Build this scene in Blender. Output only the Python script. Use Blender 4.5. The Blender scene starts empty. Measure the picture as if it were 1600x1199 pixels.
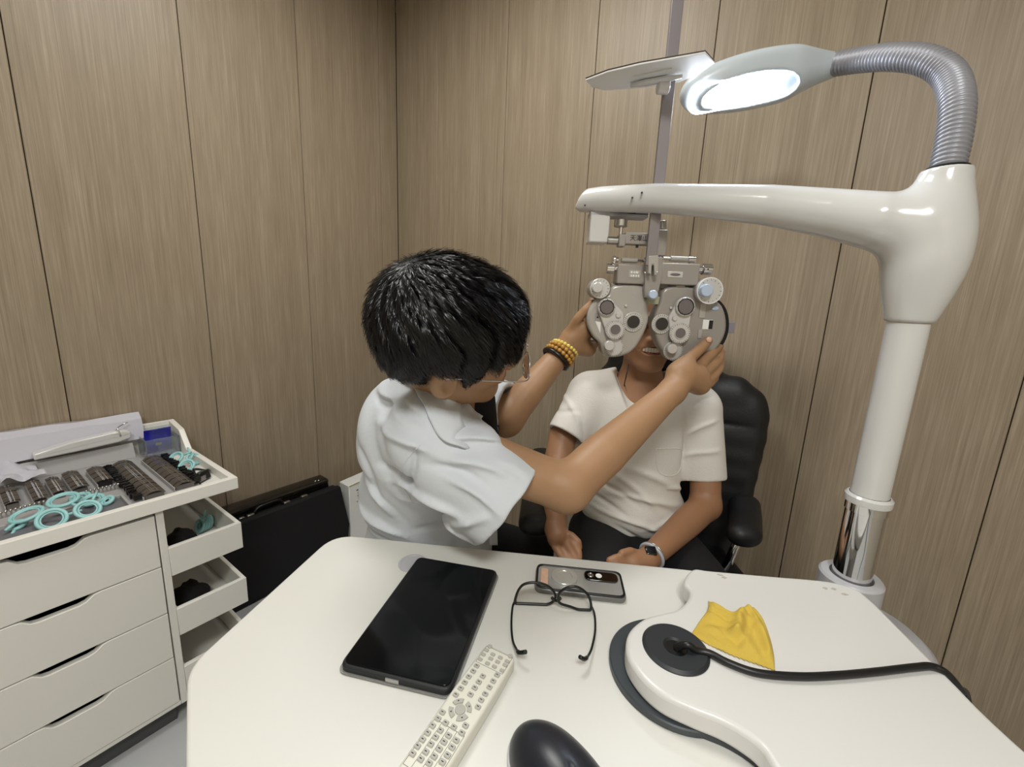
import bpy, bmesh, math, random
import numpy as np
from mathutils import Vector, Matrix, noise as mnoise
random.seed(4); rng = np.random.default_rng(4)
C = bpy.context.scene.collection
PI = math.pi

# ------------------------------------------------------------------ camera, world, light, exposure
cam_d = bpy.data.cameras.new('camera'); cam = bpy.data.objects.new('camera', cam_d); C.objects.link(cam)
_fw, _rt, _up = [[0.0, 0.980534, -0.196348], [0.999113, 0.00827, 0.041301], [-0.042121, 0.196174, 0.979664]]
cam.matrix_world = Matrix(((_rt[0], _up[0], -_fw[0], 0), (_rt[1], _up[1], -_fw[1], 0), (_rt[2], _up[2], -_fw[2], 1.24), (0, 0, 0, 1)))
cam_d.sensor_fit = 'HORIZONTAL'; cam_d.sensor_width = 36; cam_d.lens = 36 * 650.8 / 1600
cam_d.clip_start = 0.02
bpy.context.scene.camera = cam
w = bpy.data.worlds.new('room_air'); bpy.context.scene.world = w; w.use_nodes = True
w.node_tree.nodes['Background'].inputs[0].default_value = (0.8, 0.85, 0.9, 1); w.node_tree.nodes['Background'].inputs[1].default_value = 0.0
vs = bpy.context.scene.view_settings
vs.view_transform = 'Standard'; vs.look = 'None'; vs.gamma = 1; vs.use_curve_mapping = False; vs.exposure = 0.0
CEIL = 2.65
def area(name, loc, sx, sy, power, col, rot=(0, 0, 0)):
    l = bpy.data.lights.new(name, 'AREA'); l.shape = 'RECTANGLE'; l.size = sx; l.size_y = sy; l.energy = power; l.color = col
    o = bpy.data.objects.new(name, l); o.location = loc; o.rotation_euler = rot; C.objects.link(o); return o
area('ceiling_panel_light', (-0.35, 1.0, CEIL - 0.075), 0.55, 0.55, 14, (0.985, 1.0, 0.985))
area('fill_panel_light_rear', (0.0, -0.85, CEIL - 0.075), 0.55, 0.55, 35, (0.985, 1.0, 0.985))  # unseen fill lamp added behind the camera to brighten the front

# ------------------------------------------------------------------ materials
def lin(h):
    h = h.lstrip('#'); r = []
    for i in (0, 2, 4):
        c = int(h[i:i+2], 16) / 255; r.append(c / 12.92 if c <= .04045 else ((c + .055) / 1.055) ** 2.4)
    return (*r, 1)
MATS = {}
def mat(name, col, rough=.5, metal=0, bump=0, bscale=60, var=0, vscale=8, spec=None, sss=0, trans=0, coat=0, emit=None, estr=0, alpha=1, aniso=0):
    m = bpy.data.materials.new(name); m.use_nodes = True; nt = m.node_tree; b = nt.nodes['Principled BSDF']
    c = lin(col); b.inputs['Base Color'].default_value = c; b.inputs['Roughness'].default_value = rough; b.inputs['Metallic'].default_value = metal
    if spec is not None: b.inputs['Specular IOR Level'].default_value = spec
    if sss: b.inputs['Subsurface Weight'].default_value = sss; b.inputs['Subsurface Radius'].default_value = (.012, .005, .003); b.inputs['Subsurface Scale'].default_value = 1
    if trans: b.inputs['Transmission Weight'].default_value = trans; b.inputs['IOR'].default_value = 1.45
    if coat: b.inputs['Coat Weight'].default_value = coat; b.inputs['Coat Roughness'].default_value = .08
    if emit: b.inputs['Emission Color'].default_value = lin(emit); b.inputs['Emission Strength'].default_value = estr
    if alpha < 1: b.inputs['Alpha'].default_value = alpha
    tc = nt.nodes.new('ShaderNodeTexCoord')
    if bump:
        n = nt.nodes.new('ShaderNodeTexNoise'); n.inputs['Scale'].default_value = bscale; n.inputs['Detail'].default_value = 4
        nt.links.new(tc.outputs['Object'], n.inputs['Vector'])
        bp = nt.nodes.new('ShaderNodeBump'); bp.inputs['Strength'].default_value = min(1, bump); bp.inputs['Distance'].default_value = .002
        nt.links.new(n.outputs['Fac'], bp.inputs['Height']); nt.links.new(bp.outputs['Normal'], b.inputs['Normal'])
    if var:
        n = nt.nodes.new('ShaderNodeTexNoise'); n.inputs['Scale'].default_value = vscale; n.inputs['Detail'].default_value = 5
        nt.links.new(tc.outputs['Object'], n.inputs['Vector'])
        mx = nt.nodes.new('ShaderNodeMix'); mx.data_type = 'RGBA'
        mx.inputs[6].default_value = tuple(v * (1 - var) for v in c[:3]) + (1,); mx.inputs[7].default_value = tuple(min(1, v * (1 + var)) for v in c[:3]) + (1,)
        nt.links.new(n.outputs['Fac'], mx.inputs[0]); nt.links.new(mx.outputs[2], b.inputs['Base Color'])
    MATS[name] = m; return m
def wood(name, ca, cb, cc):
    m = bpy.data.materials.new(name); m.use_nodes = True; nt = m.node_tree; b = nt.nodes['Principled BSDF']; L = nt.links.new
    tc = nt.nodes.new('ShaderNodeTexCoord'); oi = nt.nodes.new('ShaderNodeObjectInfo')
    cx = nt.nodes.new('ShaderNodeCombineXYZ'); ml = nt.nodes.new('ShaderNodeMath'); ml.operation = 'MULTIPLY'; ml.inputs[1].default_value = 37
    L(oi.outputs['Random'], ml.inputs[0]); L(ml.outputs[0], cx.inputs[0]); L(ml.outputs[0], cx.inputs[2])
    ad = nt.nodes.new('ShaderNodeVectorMath'); ad.operation = 'ADD'; L(tc.outputs['Object'], ad.inputs[0]); L(cx.outputs[0], ad.inputs[1])
    def nz(sx, sz, det, rough=.6):
        mp = nt.nodes.new('ShaderNodeMapping'); mp.inputs['Scale'].default_value = (sx, sx, sz); L(ad.outputs[0], mp.inputs['Vector'])
        n = nt.nodes.new('ShaderNodeTexNoise'); n.inputs['Scale'].default_value = 1; n.inputs['Detail'].default_value = det; n.inputs['Roughness'].default_value = rough
        L(mp.outputs[0], n.inputs['Vector']); return n
    n1 = nz(420, 1.6, 3); n2 = nz(20, .5, 2); n3 = nz(150, 6, 4)
    r1 = nt.nodes.new('ShaderNodeValToRGB'); e = r1.color_ramp.elements
    e[0].position = .33; e[0].color = lin(ca); e[1].position = .66; e[1].color = lin(cc); q = e.new(.5); q.color = lin(cb)
    m1 = nt.nodes.new('ShaderNodeMix'); m1.inputs[0].default_value = .45; L(n1.outputs['Fac'], m1.inputs[2]); L(n3.outputs['Fac'], m1.inputs[3])
    m2 = nt.nodes.new('ShaderNodeMix'); m2.inputs[0].default_value = .22; L(m1.outputs[0], m2.inputs[2]); L(n2.outputs['Fac'], m2.inputs[3])
    L(m2.outputs[0], r1.inputs[0]); L(r1.outputs[0], b.inputs['Base Color'])
    bp = nt.nodes.new('ShaderNodeBump'); bp.inputs['Strength'].default_value = .12; bp.inputs['Distance'].default_value = .001
    L(m1.outputs[0], bp.inputs['Height']); L(bp.outputs[0], b.inputs['Normal'])
    b.inputs['Roughness'].default_value = .42; b.inputs['Specular IOR Level'].default_value = .35
    MATS[name] = m; return m
M_wood = wood('wood_laminate', '#837661', '#9a8b76', '#b0a28e')
M_groove = mat('groove_wood', '#6e6252', .7)
M_ceil = mat('ceiling_white', '#e8e6e0', .9)
M_plain = mat('plain_wall', '#c9bfae', .8)
M_floor = mat('floor_tile_grey', '#b4b6b8', .35, var=.06, vscale=5)
M_desk = mat('desk_white', '#d9d8d2', .33, var=.012, vscale=6)
M_slab = mat('slab_white', '#d6d5d2', .3)
M_stain = mat('desk_stain', '#b7b2a6', .5, var=.2, vscale=300)
M_dgrey = mat('dark_grey_plastic', '#3b4045', .42)
M_dgrey2 = mat('charcoal_plastic', '#25292c', .5)
M_blk = mat('black_plastic', '#0b0c0d', .35)
M_cable = mat('cable_black', '#111214', .4)
M_cab = mat('cabinet_white', '#e6e4dd', .45, bump=.15, bscale=400)
M_cabedge = mat('cabinet_edge', '#efede6', .4)
M_dark = mat('near_black_matt', '#141312', .9)  # matt near-black for drawer boxes, arm plate and neck seal
M_plinth = mat('plinth_grey', '#4b4c4d', .6)
M_lacq = mat('lacquer_white', '#d4d4d2', .18, coat=.5)
M_lacqg = mat('light_grey_plastic', '#b9b9bd', .35)
M_chrome = mat('chrome', '#e0e0e0', .08, 1)
M_rod = mat('rod_grey', '#8f898c', .35, .4)
M_steel = mat('brushed_steel', '#b9b8b6', .28, 1)
M_flex = mat('flex_grey', '#9a9ba2', .38, .25)
M_groo = mat('flex_dark', '#4a4a4c', .6)
M_phor = mat('phoropter_grey', '#a09a94', .32, .15, bump=.05, bscale=300)
M_phorL = mat('phoropter_light_grey', '#b3afa8', .28, .15)
M_dial = mat('dial_silver', '#d0cecb', .28, .2)
M_green = mat('pale_green_plastic', '#a9ab92', .5)
M_lensd = mat('dark_lens', '#050506', .06, coat=1)
M_lensm = mat('smoky_lens', '#6a6264', .08, coat=1)
M_knob = mat('knob_reflection_blue', '#c3d6ef', .25, .3)  # pale blue: the lamp's reflection on the knob put into the colour
M_mark = mat('mark_black', '#161616', .6)
M_white = mat('paper_white', '#f0f0ee', .5)
M_tab = mat('tablet_glass', '#080b0e', .10, spec=.35)
M_tabc = mat('tablet_case', '#15181b', .55)
M_clear = mat('clear_case', '#d8d8d4', .15, trans=.8)
M_rem = mat('remote_body', '#d9d8cb', .42)
M_rembtn = mat('remote_button', '#adaba3', .5)
M_remline = mat('remote_line', '#6d6b66', .6)
M_mouse = mat('mouse_navy', '#1d2028', .34)
M_glass = mat('clear_glass', '#ffffff', .02, trans=1)
M_glass.node_tree.nodes['Principled BSDF'].inputs['IOR'].default_value = 1.08
M_yel = mat('yellow_microfibre', '#cdb04a', .95, bump=.5, bscale=900, var=.05, vscale=30)
M_skin1 = mat('skin_examiner', '#a37e5d', .5, sss=.12, bump=.08, bscale=250, var=.08, vscale=14)
M_skin2 = mat('skin_patient', '#9c7253', .5, sss=.12, bump=.08, bscale=250, var=.08, vscale=14)
M_lip = mat('lips', '#a8655a', .4)
M_teeth = mat('teeth', '#e9e2d2', .25)
M_eye = mat('eye_white', '#e6e2dc', .2)
M_iris = mat('iris_dark', '#1a100b', .15)
M_nail = mat('nail', '#dcb49b', .3)
M_hair = mat('black_hair', '#09080a', .33, spec=.4)
M_hairb = mat('black_hair_base', '#070607', .7)
M_coat = mat('coat_white', '#d0d5db', .85, bump=.25, bscale=120)
M_tee = mat('tee_white', '#dcd8d0', .9, bump=.35, bscale=300)
M_black = mat('black_cloth', '#0d0d10', .85, bump=.3, bscale=200)
M_leather = mat('black_leather', '#131416', .5, bump=.25, bscale=180)
M_teal = mat('teal_rubber', '#9ccfd0', .4)
M_bead = mat('wood_bead', '#b8893f', .35, var=.25, vscale=60)
M_bead2 = mat('amber_bead', '#e3cf6a', .25, var=.15, vscale=80)
M_beadb = mat('black_bead', '#1b1411', .3)
M_caseg = mat('lens_case_grey', '#a8a6a6', .45)
M_caseg2 = mat('lens_case_recess', '#6d6d73', .4)
M_rim = mat('lens_rim_metal', '#86817d', .3, .8)
M_rimb = mat('lens_rim_black', '#1c1b1c', .3, .2)
M_wrap = mat('plastic_wrap', '#c9c8d2', .25, coat=.4, bump=.6, bscale=25)
M_card = mat('violet_card', '#1a1aa0', .2, coat=1, var=.9, vscale=18)
M_acr = mat('acrylic', '#e8eef0', .05, trans=.9)
M_tag = mat('grey_tag', '#8b8791', .5)

# ------------------------------------------------------------------ geometry accumulator
def rotmat(ax): # basis from z axis
    z = Vector(ax).normalized(); x = z.orthogonal().normalized(); y = z.cross(x)
    return Matrix((x, y, z)).transposed()
class G:
    def __init__(s): s.v = []; s.f = []
    def add(s, vs, fs, M=None):
        n = len(s.v)
        for q in vs:
            q = Vector(q)
            if M is not None: q = M @ q
            s.v.append(q)
        s.f += [tuple(i + n for i in f) for f in fs]; return s
    def box(s, c, d, R=None):
        c = Vector(c); x, y, z = d[0] / 2, d[1] / 2, d[2] / 2
        vs = [Vector((a * x, b * y, e * z)) for a in (-1, 1) for b in (-1, 1) for e in (-1, 1)]
        if R is not None: vs = [R @ q for q in vs]
        return s.add([q + c for q in vs], [(0, 1, 3, 2), (4, 6, 7, 5), (0, 4, 5, 1), (2, 3, 7, 6), (0, 2, 6, 4), (1, 5, 7, 3)])
    def bb(s, lo, hi): return s.box([(a + b) / 2 for a, b in zip(lo, hi)], [abs(b - a) for a, b in zip(lo, hi)])
    def lathe(s, prof, p0, axis, n=32, a0=0, a1=2 * PI):
        R = rotmat(axis); p0 = Vector(p0); full = abs(a1 - a0 - 2 * PI) < 1e-6; m = n if full else n + 1
        base = len(s.v)
        for r, h in prof:
            for i in range(m):
                a = a0 + (a1 - a0) * i / n; s.v.append(p0 + R @ Vector((r * math.cos(a), r * math.sin(a), h)))
        for j in range(len(prof) - 1):
            for i in range(n):
                k = (i + 1) % m
                s.f.append((base + j * m + i, base + j * m + k, base + (j + 1) * m + k, base + (j + 1) * m + i))
        return s
    def cyl(s, p0, p1, r0, r1=None, n=24, bev=0):
        r1 = r0 if r1 is None else r1; p0 = Vector(p0); p1 = Vector(p1); h = (p1 - p0).length; e = min(bev, h * .45)
        pr = [(0.0001, 0), (r0 - e, 0)] + ([(r0, e), (r1, h - e)] if e else [(r1, h)]) + ([(r1 - e, h)] if e else []) + [(0.0001, h)]
        return s.lathe(pr, p0, p1 - p0, n)
    def ring(s, c, axis, ro, ri, h, n=32, bev=.0005):
        pr = [(ri, 0), (ro, 0), (ro, h - bev), (ro - bev, h), (ri + bev, h), (ri, h - bev), (ri, 0)]
        return s.lathe(pr, c, axis, n)
    def torus(s, c, axis, R_, r, n=32, m=10, sx=1, sy=1):
        B = rotmat(axis); c = Vector(c); b = len(s.v)
        for i in range(n):
            a = 2 * PI * i / n
            for j in range(m):
                t = 2 * PI * j / m; q = R_ + r * math.cos(t); s.v.append(c + B @ Vector((q * math.cos(a) * sx, q * math.sin(a) * sy, r * math.sin(t))))
        for i in range(n):
            for j in range(m): s.f.append((b + i * m + j, b + ((i + 1) % n) * m + j, b + ((i + 1) % n) * m + (j + 1) % m, b + i * m + (j + 1) % m))
        return s
    def tube(s, pts, r, n=10, closed=False, flat=1, cap=True):
        P = [Vector(q) for q in pts]; N = len(P); rr = r if hasattr(r, '__len__') else [r] * N; b = len(s.v); up = None
        for i in range(N):
            t = (P[(i + 1) % N] - P[i - 1]) if closed else (P[min(i + 1, N - 1)] - P[max(i - 1, 0)])
            t.normalize()
            if up is None: up = t.orthogonal().normalized() if abs(t.z) > .95 else (Vector((0, 0, 1)) - t * t.z).normalized()
            up = (up - t * up.dot(t)).normalized(); sd = t.cross(up)
            for j in range(n):
                a = 2 * PI * j / n; s.v.append(P[i] + up * (rr[i] * flat * math.sin(a)) + sd * (rr[i] * math.cos(a)))
        K = N if closed else N - 1
        for i in range(K):
            for j in range(n):
                i2 = (i + 1) % N; s.f.append((b + i * n + j, b + i * n + (j + 1) % n, b + i2 * n + (j + 1) % n, b + i2 * n + j))
        if cap and not closed: s.f.append(tuple(b + j for j in range(n))[::-1]); s.f.append(tuple(b + (N - 1) * n + j for j in range(n)))
        return s
    def prism(s, poly, z0, z1, M=None):
        n = len(poly); a = sum(poly[i][0] * poly[(i + 1) % n][1] - poly[(i + 1) % n][0] * poly[i][1] for i in range(n))
        if a < 0: poly = poly[::-1]
        vs = [(x, y, z0) for x, y in poly] + [(x, y, z1) for x, y in poly]
        return s.add(vs, [tuple(range(n))[::-1], tuple(range(n, 2 * n))] + [(i, (i + 1) % n, n + (i + 1) % n, n + i) for i in range(n)], M)
    def ball(s, c, r, n=14, m=8, R=None):
        r = r if hasattr(r, '__len__') else (r, r, r); c = Vector(c); b = len(s.v)
        for j in range(m + 1):
            p = PI * j / m
            for i in range(n):
                a = 2 * PI * i / n; q = Vector((r[0] * math.sin(p) * math.cos(a), r[1] * math.sin(p) * math.sin(a), r[2] * math.cos(p)))
                if R is not None: q = R @ q
                s.v.append(c + q)
        for j in range(m):
            for i in range(n): s.f.append((b + j * n + i, b + (j + 1) * n + i, b + (j + 1) * n + (i + 1) % n, b + j * n + (i + 1) % n))
        return s
def mesh_obj(name, verts, faces, m, smooth=40):
    me = bpy.data.meshes.new(name); me.from_pydata([tuple(q) for q in verts], [], faces); me.materials.append(m)
    bm = bmesh.new(); bm.from_mesh(me); bmesh.ops.remove_doubles(bm, verts=bm.verts, dist=1e-6); bmesh.ops.recalc_face_normals(bm, faces=bm.faces); bm.to_mesh(me); bm.free()
    if smooth:
        me.shade_smooth()
        if smooth < 180: me.set_sharp_from_angle(angle=math.radians(smooth))
    o = bpy.data.objects.new(name, me); C.objects.link(o); return o
def tag(o, label=None, cat=None, group=None, kind=None):
    if label: o['label'] = label
    if cat: o['category'] = cat
    if group: o['group'] = group
    if kind: o['kind'] = kind
    return o
FR = {}   # inverse frames of things: world -> local
def thing(name, label, cat, loc=(0, 0, 0), rz=0, group=None):
    o = bpy.data.objects.new(name, None); C.objects.link(o); o.location = loc; o.rotation_euler = (0, 0, rz); o.empty_display_size = .05
    FR[o.name] = (Matrix.Translation(loc) @ Matrix.Rotation(rz, 4, 'Z')).inverted(); return tag(o, label, cat, group)
def part(name, g, m, parent, bevel=0, smooth=40, label=None, local=False, seg=2, kind=None):
    root = parent
    while root is not None and root.parent is not None: root = root.parent
    vs = g.v
    if root is not None and not local and root.name in FR: F = FR[root.name]; vs = [F @ Vector(q) for q in vs]
    o = mesh_obj(name, vs, g.f, m, smooth)
    if parent is not None: o.parent = parent
    if bevel:
        b = o.modifiers.new('bevel', 'BEVEL'); b.width = bevel; b.segments = seg; b.limit_method = 'ANGLE'; b.angle_limit = math.radians(35)
    if label: o['label'] = label
    if kind: o['kind'] = kind
    return o
def solo(name, g, m, label, cat, group=None, bevel=0, smooth=40, org=None):   # a thing that is one mesh, its origin at its own base
    vs = [Vector(q) for q in g.v]
    if org is None:
        org = Vector((sum(q.x for q in vs) / len(vs), sum(q.y for q in vs) / len(vs), min(q.z for q in vs)))
    o = mesh_obj(name, [q - Vector(org) for q in vs], g.f, m, smooth); o.location = org
    if bevel:
        b = o.modifiers.new('bevel', 'BEVEL'); b.width = bevel; b.segments = 2; b.limit_method = 'ANGLE'; b.angle_limit = math.radians(35)
    return tag(o, label, cat, group)
def spline(pts, n=8, closed=False):
    P = [Vector(q) for q in pts]; N = len(P); out = []
    for i in range(N if closed else N - 1):
        if closed: a, b, c, d = P[i - 1], P[i], P[(i + 1) % N], P[(i + 2) % N]
        else: a, b, c, d = P[max(i - 1, 0)], P[i], P[i + 1], P[min(i + 2, N - 1)]
        for k in range(n):
            t = k / n; out.append(.5 * ((2 * b) + (c - a) * t + (2 * a - 5 * b + 4 * c - d) * t * t + (3 * b - a - 3 * c + d) * t ** 3))
    if not closed: out.append(P[-1])
    return out
def rounded(poly, r, n=5):   # round the corners of a 2d polygon
    out = []; N = len(poly)
    for i in range(N):
        p = Vector(poly[i]); a = Vector(poly[i - 1]) - p; b = Vector(poly[(i + 1) % N]) - p
        ri = r[i] if hasattr(r, '__len__') else r; k = min(ri, a.length * .49, b.length * .49)
        if k < 1e-5: out.append(tuple(p)); continue
        s_, e_ = p + a.normalized() * k, p + b.normalized() * k
        for j in range(n + 1):
            t = j / n; out.append(tuple((1 - t) ** 2 * s_ + 2 * t * (1 - t) * p + t * t * e_))
    return out
def rrect(w, h, r, n=5): return rounded([(-w / 2, -h / 2), (w / 2, -h / 2), (w / 2, h / 2), (-w / 2, h / 2)], r, n)

# ------------------------------------------------------------------ signed distance fields for bodies, cloth and castings
class Field:
    def __init__(s, lo, hi, h, O=(0, 0, 0), B=None):
        s.lo = np.array(lo, float); s.h = h; s.n = np.ceil((np.array(hi) - s.lo) / h).astype(int) + 1
        s.f = np.full(s.n, .2, np.float32); s.O = np.array(O, float); s.B = np.eye(3) if B is None else np.array(B, float)
    def frame(s, O=(0, 0, 0), B=None): s.O = np.array(O, float); s.B = np.eye(3) if B is None else np.array(B, float)   # rows of B: local axes in world
    def P(s, q): return s.O + np.array(q, float) @ s.B
    def win(s, lo, hi, m):
        a = np.clip(np.floor((lo - m - s.lo) / s.h).astype(int), 0, s.n); b = np.clip(np.ceil((hi + m - s.lo) / s.h).astype(int) + 1, 0, s.n)
        sl = tuple(slice(x, y) for x, y in zip(a, b))
        X, Y, Z = np.meshgrid(*[(np.arange(x, y) * s.h + l).astype(np.float32) for x, y, l in zip(a, b, s.lo)], indexing='ij', sparse=True)
        return sl, X, Y, Z
    def comb(s, sl, d, k, mode):
        a = s.f[sl]
        if a.size == 0: return
        if mode == 'add':
            h = np.maximum(k - np.abs(a - d), 0) / k; s.f[sl] = np.minimum(a, d) - h * h * k * .25
        elif mode == 'sub':
            h = np.maximum(k - np.abs(a + d), 0) / k; s.f[sl] = np.maximum(a, -d) + h * h * k * .25
    def cap(s, a, b, ra, rb=None, k=.01, mode='add', flat=False):
        rb = ra if rb is None else rb; a = s.P(a); b = s.P(b); R_ = max(ra, rb)
        sl, X, Y, Z = s.win(np.minimum(a, b) - R_, np.maximum(a, b) + R_, k + 2.5 * s.h)
        ab = b - a; L2 = float(ab @ ab) + 1e-12; L_ = math.sqrt(L2)
        t = ((X - a[0]) * ab[0] + (Y - a[1]) * ab[1] + (Z - a[2]) * ab[2]) / L2; tc = np.clip(t, 0, 1)
        d = np.sqrt((X - a[0] - tc * ab[0]) ** 2 + (Y - a[1] - tc * ab[1]) ** 2 + (Z - a[2] - tc * ab[2]) ** 2) - (ra + (rb - ra) * tc)
        if flat: d = np.maximum(np.maximum(d, (t - 1) * L_), -t * L_)
        s.comb(sl, d, k, mode); return s
    def chain(s, pts, rs, k=.01, mode='add'):
        Pw = [s.P(q) for q in pts]; R_ = max(rs)
        sl, X, Y, Z = s.win(np.min(Pw, 0) - R_, np.max(Pw, 0) + R_, k + 2.5 * s.h); D_ = None
        for i in range(len(Pw) - 1):
            p, q = Pw[i], Pw[i + 1]; ab = q - p; L2 = float(ab @ ab) + 1e-12
            t = np.clip(((X - p[0]) * ab[0] + (Y - p[1]) * ab[1] + (Z - p[2]) * ab[2]) / L2, 0, 1)
            d_ = np.sqrt((X - p[0] - t * ab[0]) ** 2 + (Y - p[1] - t * ab[1]) ** 2 + (Z - p[2] - t * ab[2]) ** 2) - (rs[i] + (rs[i + 1] - rs[i]) * t)
            D_ = d_ if D_ is None else np.minimum(D_, d_)
        s.comb(sl, D_, k, mode); return s
    def ell(s, c, r, B=None, k=.01, mode='add'):
        c = s.P(c); r = np.array(r, float); B = s.B if B is None else np.array(B, float); m = max(r)
        sl, X, Y, Z = s.win(c - m, c + m, k + 2.5 * s.h); x, y, z = X - c[0], Y - c[1], Z - c[2]
        q = [(x * B[i][0] + y * B[i][1] + z * B[i][2]) for i in range(3)]
        k0 = np.sqrt(sum((q[i] / r[i]) ** 2 for i in range(3))); k1 = np.sqrt(sum((q[i] / r[i] ** 2) ** 2 for i in range(3))) + 1e-6
        s.comb(sl, k0 * (k0 - 1) / k1, k, mode); return s
    def cut(s, p0, nrm, r=.3, k=.004):     # remove everything beyond a plane, near p0
        p0 = s.P(p0); nv = np.array(nrm, float) @ s.B; nv /= np.linalg.norm(nv)
        sl, X, Y, Z = s.win(p0 - r, p0 + r, 0); d = (X - p0[0]) * nv[0] + (Y - p0[1]) * nv[1] + (Z - p0[2]) * nv[2]
        rad = np.sqrt((X - p0[0]) ** 2 + (Y - p0[1]) ** 2 + (Z - p0[2]) ** 2) - r
        s.comb(sl, np.maximum(-d, rad), k, 'sub'); return s
    def fold(s, a, b, wd, A, bend=(0, 0, 0)):  # raise (A>0) or sink (A<0) the skin along a segment
        a = s.P(a); b = s.P(b); mid = (a + b) / 2 + np.array(bend)
        for p, q in ((a, mid), (mid, b)):
            sl, X, Y, Z = s.win(np.minimum(p, q), np.maximum(p, q), wd * 2.5)
            ab = q - p; L2 = float(ab @ ab) + 1e-12
            t = np.clip(((X - p[0]) * ab[0] + (Y - p[1]) * ab[1] + (Z - p[2]) * ab[2]) / L2, 0, 1)
            d2 = (X - p[0] - t * ab[0]) ** 2 + (Y - p[1] - t * ab[1]) ** 2 + (Z - p[2] - t * ab[2]) ** 2
            tt = (t + (0 if p is a else 1)) / 2
            s.f[sl] -= (A * .75 * np.sin(PI * np.clip(tt, .02, .98)) * np.exp(-d2 / wd ** 2)).astype(np.float32)
        return s
    def foldxz(s, a, b, wd, A, ymax=9.0, bend=0.0):   # a crease that runs over the front (low y) of the cloth
        a = np.array(a, float); b = np.array(b, float); n_ = 8; nr = np.array((-(b - a)[2], (b - a)[0])); pts = [(a[0] + (b[0] - a[0]) * t + nr[0] * bend * math.sin(PI * t), a[2] + (b[2] - a[2]) * t + nr[1] * bend * math.sin(PI * t)) for t in [i / n_ for i in range(n_ + 1)]]
        lo = np.array((min(p[0] for p in pts), s.lo[1], min(p[1] for p in pts))); hi = np.array((max(p[0] for p in pts), min(ymax, s.lo[1] + s.h * s.n[1]), max(p[1] for p in pts)))
        sl, X, Y, Z = s.win(lo, hi, wd * 2.5); best = None; tb = None
        for i in range(n_):
            p, q = np.array(pts[i]), np.array(pts[i + 1]); e = q - p; t = np.clip(((X - p[0]) * e[0] + (Z - p[1]) * e[1]) / (e @ e + 1e-12), 0, 1)
            d2 = (X - p[0] - t * e[0]) ** 2 + (Z - p[1] - t * e[1]) ** 2; tt = (i + t) / n_
            if best is None: best, tb = d2, tt
            else: m = d2 < best; best = np.where(m, d2, best); tb = np.where(m, tt, tb)
        amp = A * np.sin(PI * np.clip(tb, .03, .97)) ** .7 * np.exp(-best / wd ** 2)
        s.f[sl] -= (amp * (Y < ymax)).astype(np.float32); return s
    def sample(s, P):
        i = np.clip(((P - s.lo) / s.h), 1, np.array(s.n) - 2.001); j = i.astype(int); t = i - j; f = s.f; r = 0
        for a in (0, 1):
            for b in (0, 1):
                for c in (0, 1):
                    wgt = (t[:, 0] if a else 1 - t[:, 0]) * (t[:, 1] if b else 1 - t[:, 1]) * (t[:, 2] if c else 1 - t[:, 2])
                    r = r + wgt * f[j[:, 0] + a, j[:, 1] + b, j[:, 2] + c]
        return r
    def grad(s, P):
        e = s.h; g = np.stack([s.sample(P + np.eye(3)[i] * e) - s.sample(P - np.eye(3)[i] * e) for i in range(3)], 1)
        return g / (np.linalg.norm(g, axis=1, keepdims=True) + 1e-9)
    def mesh(s, smooth=1):
        f = s.f; f[0], f[-1], f[:, 0], f[:, -1], f[:, :, 0], f[:, :, -1] = [.1] * 6
        ins = f < 0; c = np.zeros(tuple(np.array(f.shape) - 1), np.int8)
        for a in (0, 1):
            for b in (0, 1):
                for d in (0, 1): c += ins[a:f.shape[0] - 1 + a, b:f.shape[1] - 1 + b, d:f.shape[2] - 1 + d]
        I = np.argwhere((c > 0) & (c < 8)); N = len(I); idx = np.full(c.shape, -1, np.int32); idx[tuple(I.T)] = np.arange(N)
        cor = {(a, b, d): f[I[:, 0] + a, I[:, 1] + b, I[:, 2] + d] for a in (0, 1) for b in (0, 1) for d in (0, 1)}
        acc = np.zeros((N, 3)); cnt = np.zeros(N)
        for k1 in cor:
            for ax in range(3):
                if k1[ax] == 0:
                    k2 = tuple(1 if i == ax else k1[i] for i in range(3)); u, v = cor[k1], cor[k2]; m = (u < 0) != (v < 0)
                    t = np.where(m, u / np.where(m, u - v, 1), 0); p = np.tile(np.array(k1, float), (N, 1)); p[:, ax] = t
                    acc[m] += p[m]; cnt[m] += 1
        V = s.lo + (I + acc / cnt[:, None]) * s.h; Q = []
        for ax in range(3):
            a1, a2 = [i for i in range(3) if i != ax]
            sA = [slice(None)] * 3; sB = [slice(None)] * 3; sA[ax] = slice(0, -1); sB[ax] = slice(1, None)
            A_, B_ = ins[tuple(sA)], ins[tuple(sB)]; E_ = np.argwhere(A_ != B_)
            E_ = E_[(E_[:, a1] > 0) & (E_[:, a2] > 0) & (E_[:, a1] < f.shape[a1] - 1) & (E_[:, a2] < f.shape[a2] - 1)]
            o = np.zeros(3, int); q = []
            for d1, d2 in ((1, 1), (0, 1), (0, 0), (1, 0)):
                k = E_.copy(); k[:, a1] -= d1; k[:, a2] -= d2; q.append(idx[tuple(k.T)])
            q = np.stack(q, 1); fl = A_[tuple(E_.T)]
            if ax == 1: fl = ~fl
            q[~fl] = q[~fl][:, ::-1]; Q.append(q)
        Q = np.concatenate(Q); Q = Q[(Q >= 0).all(1)]
        for _ in range(smooth):
            S = np.zeros_like(V); n_ = np.zeros(N)
            for i in range(4):
                a, b = Q[:, i], Q[:, (i + 1) % 4]
                for k in range(3): S[:, k] += np.bincount(a, V[b][:, k], N) + np.bincount(b, V[a][:, k], N)
                n_ += np.bincount(a, minlength=N) + np.bincount(b, minlength=N)
            V = V * .5 + .5 * S / np.maximum(n_, 1)[:, None]
        return V, Q
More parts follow.
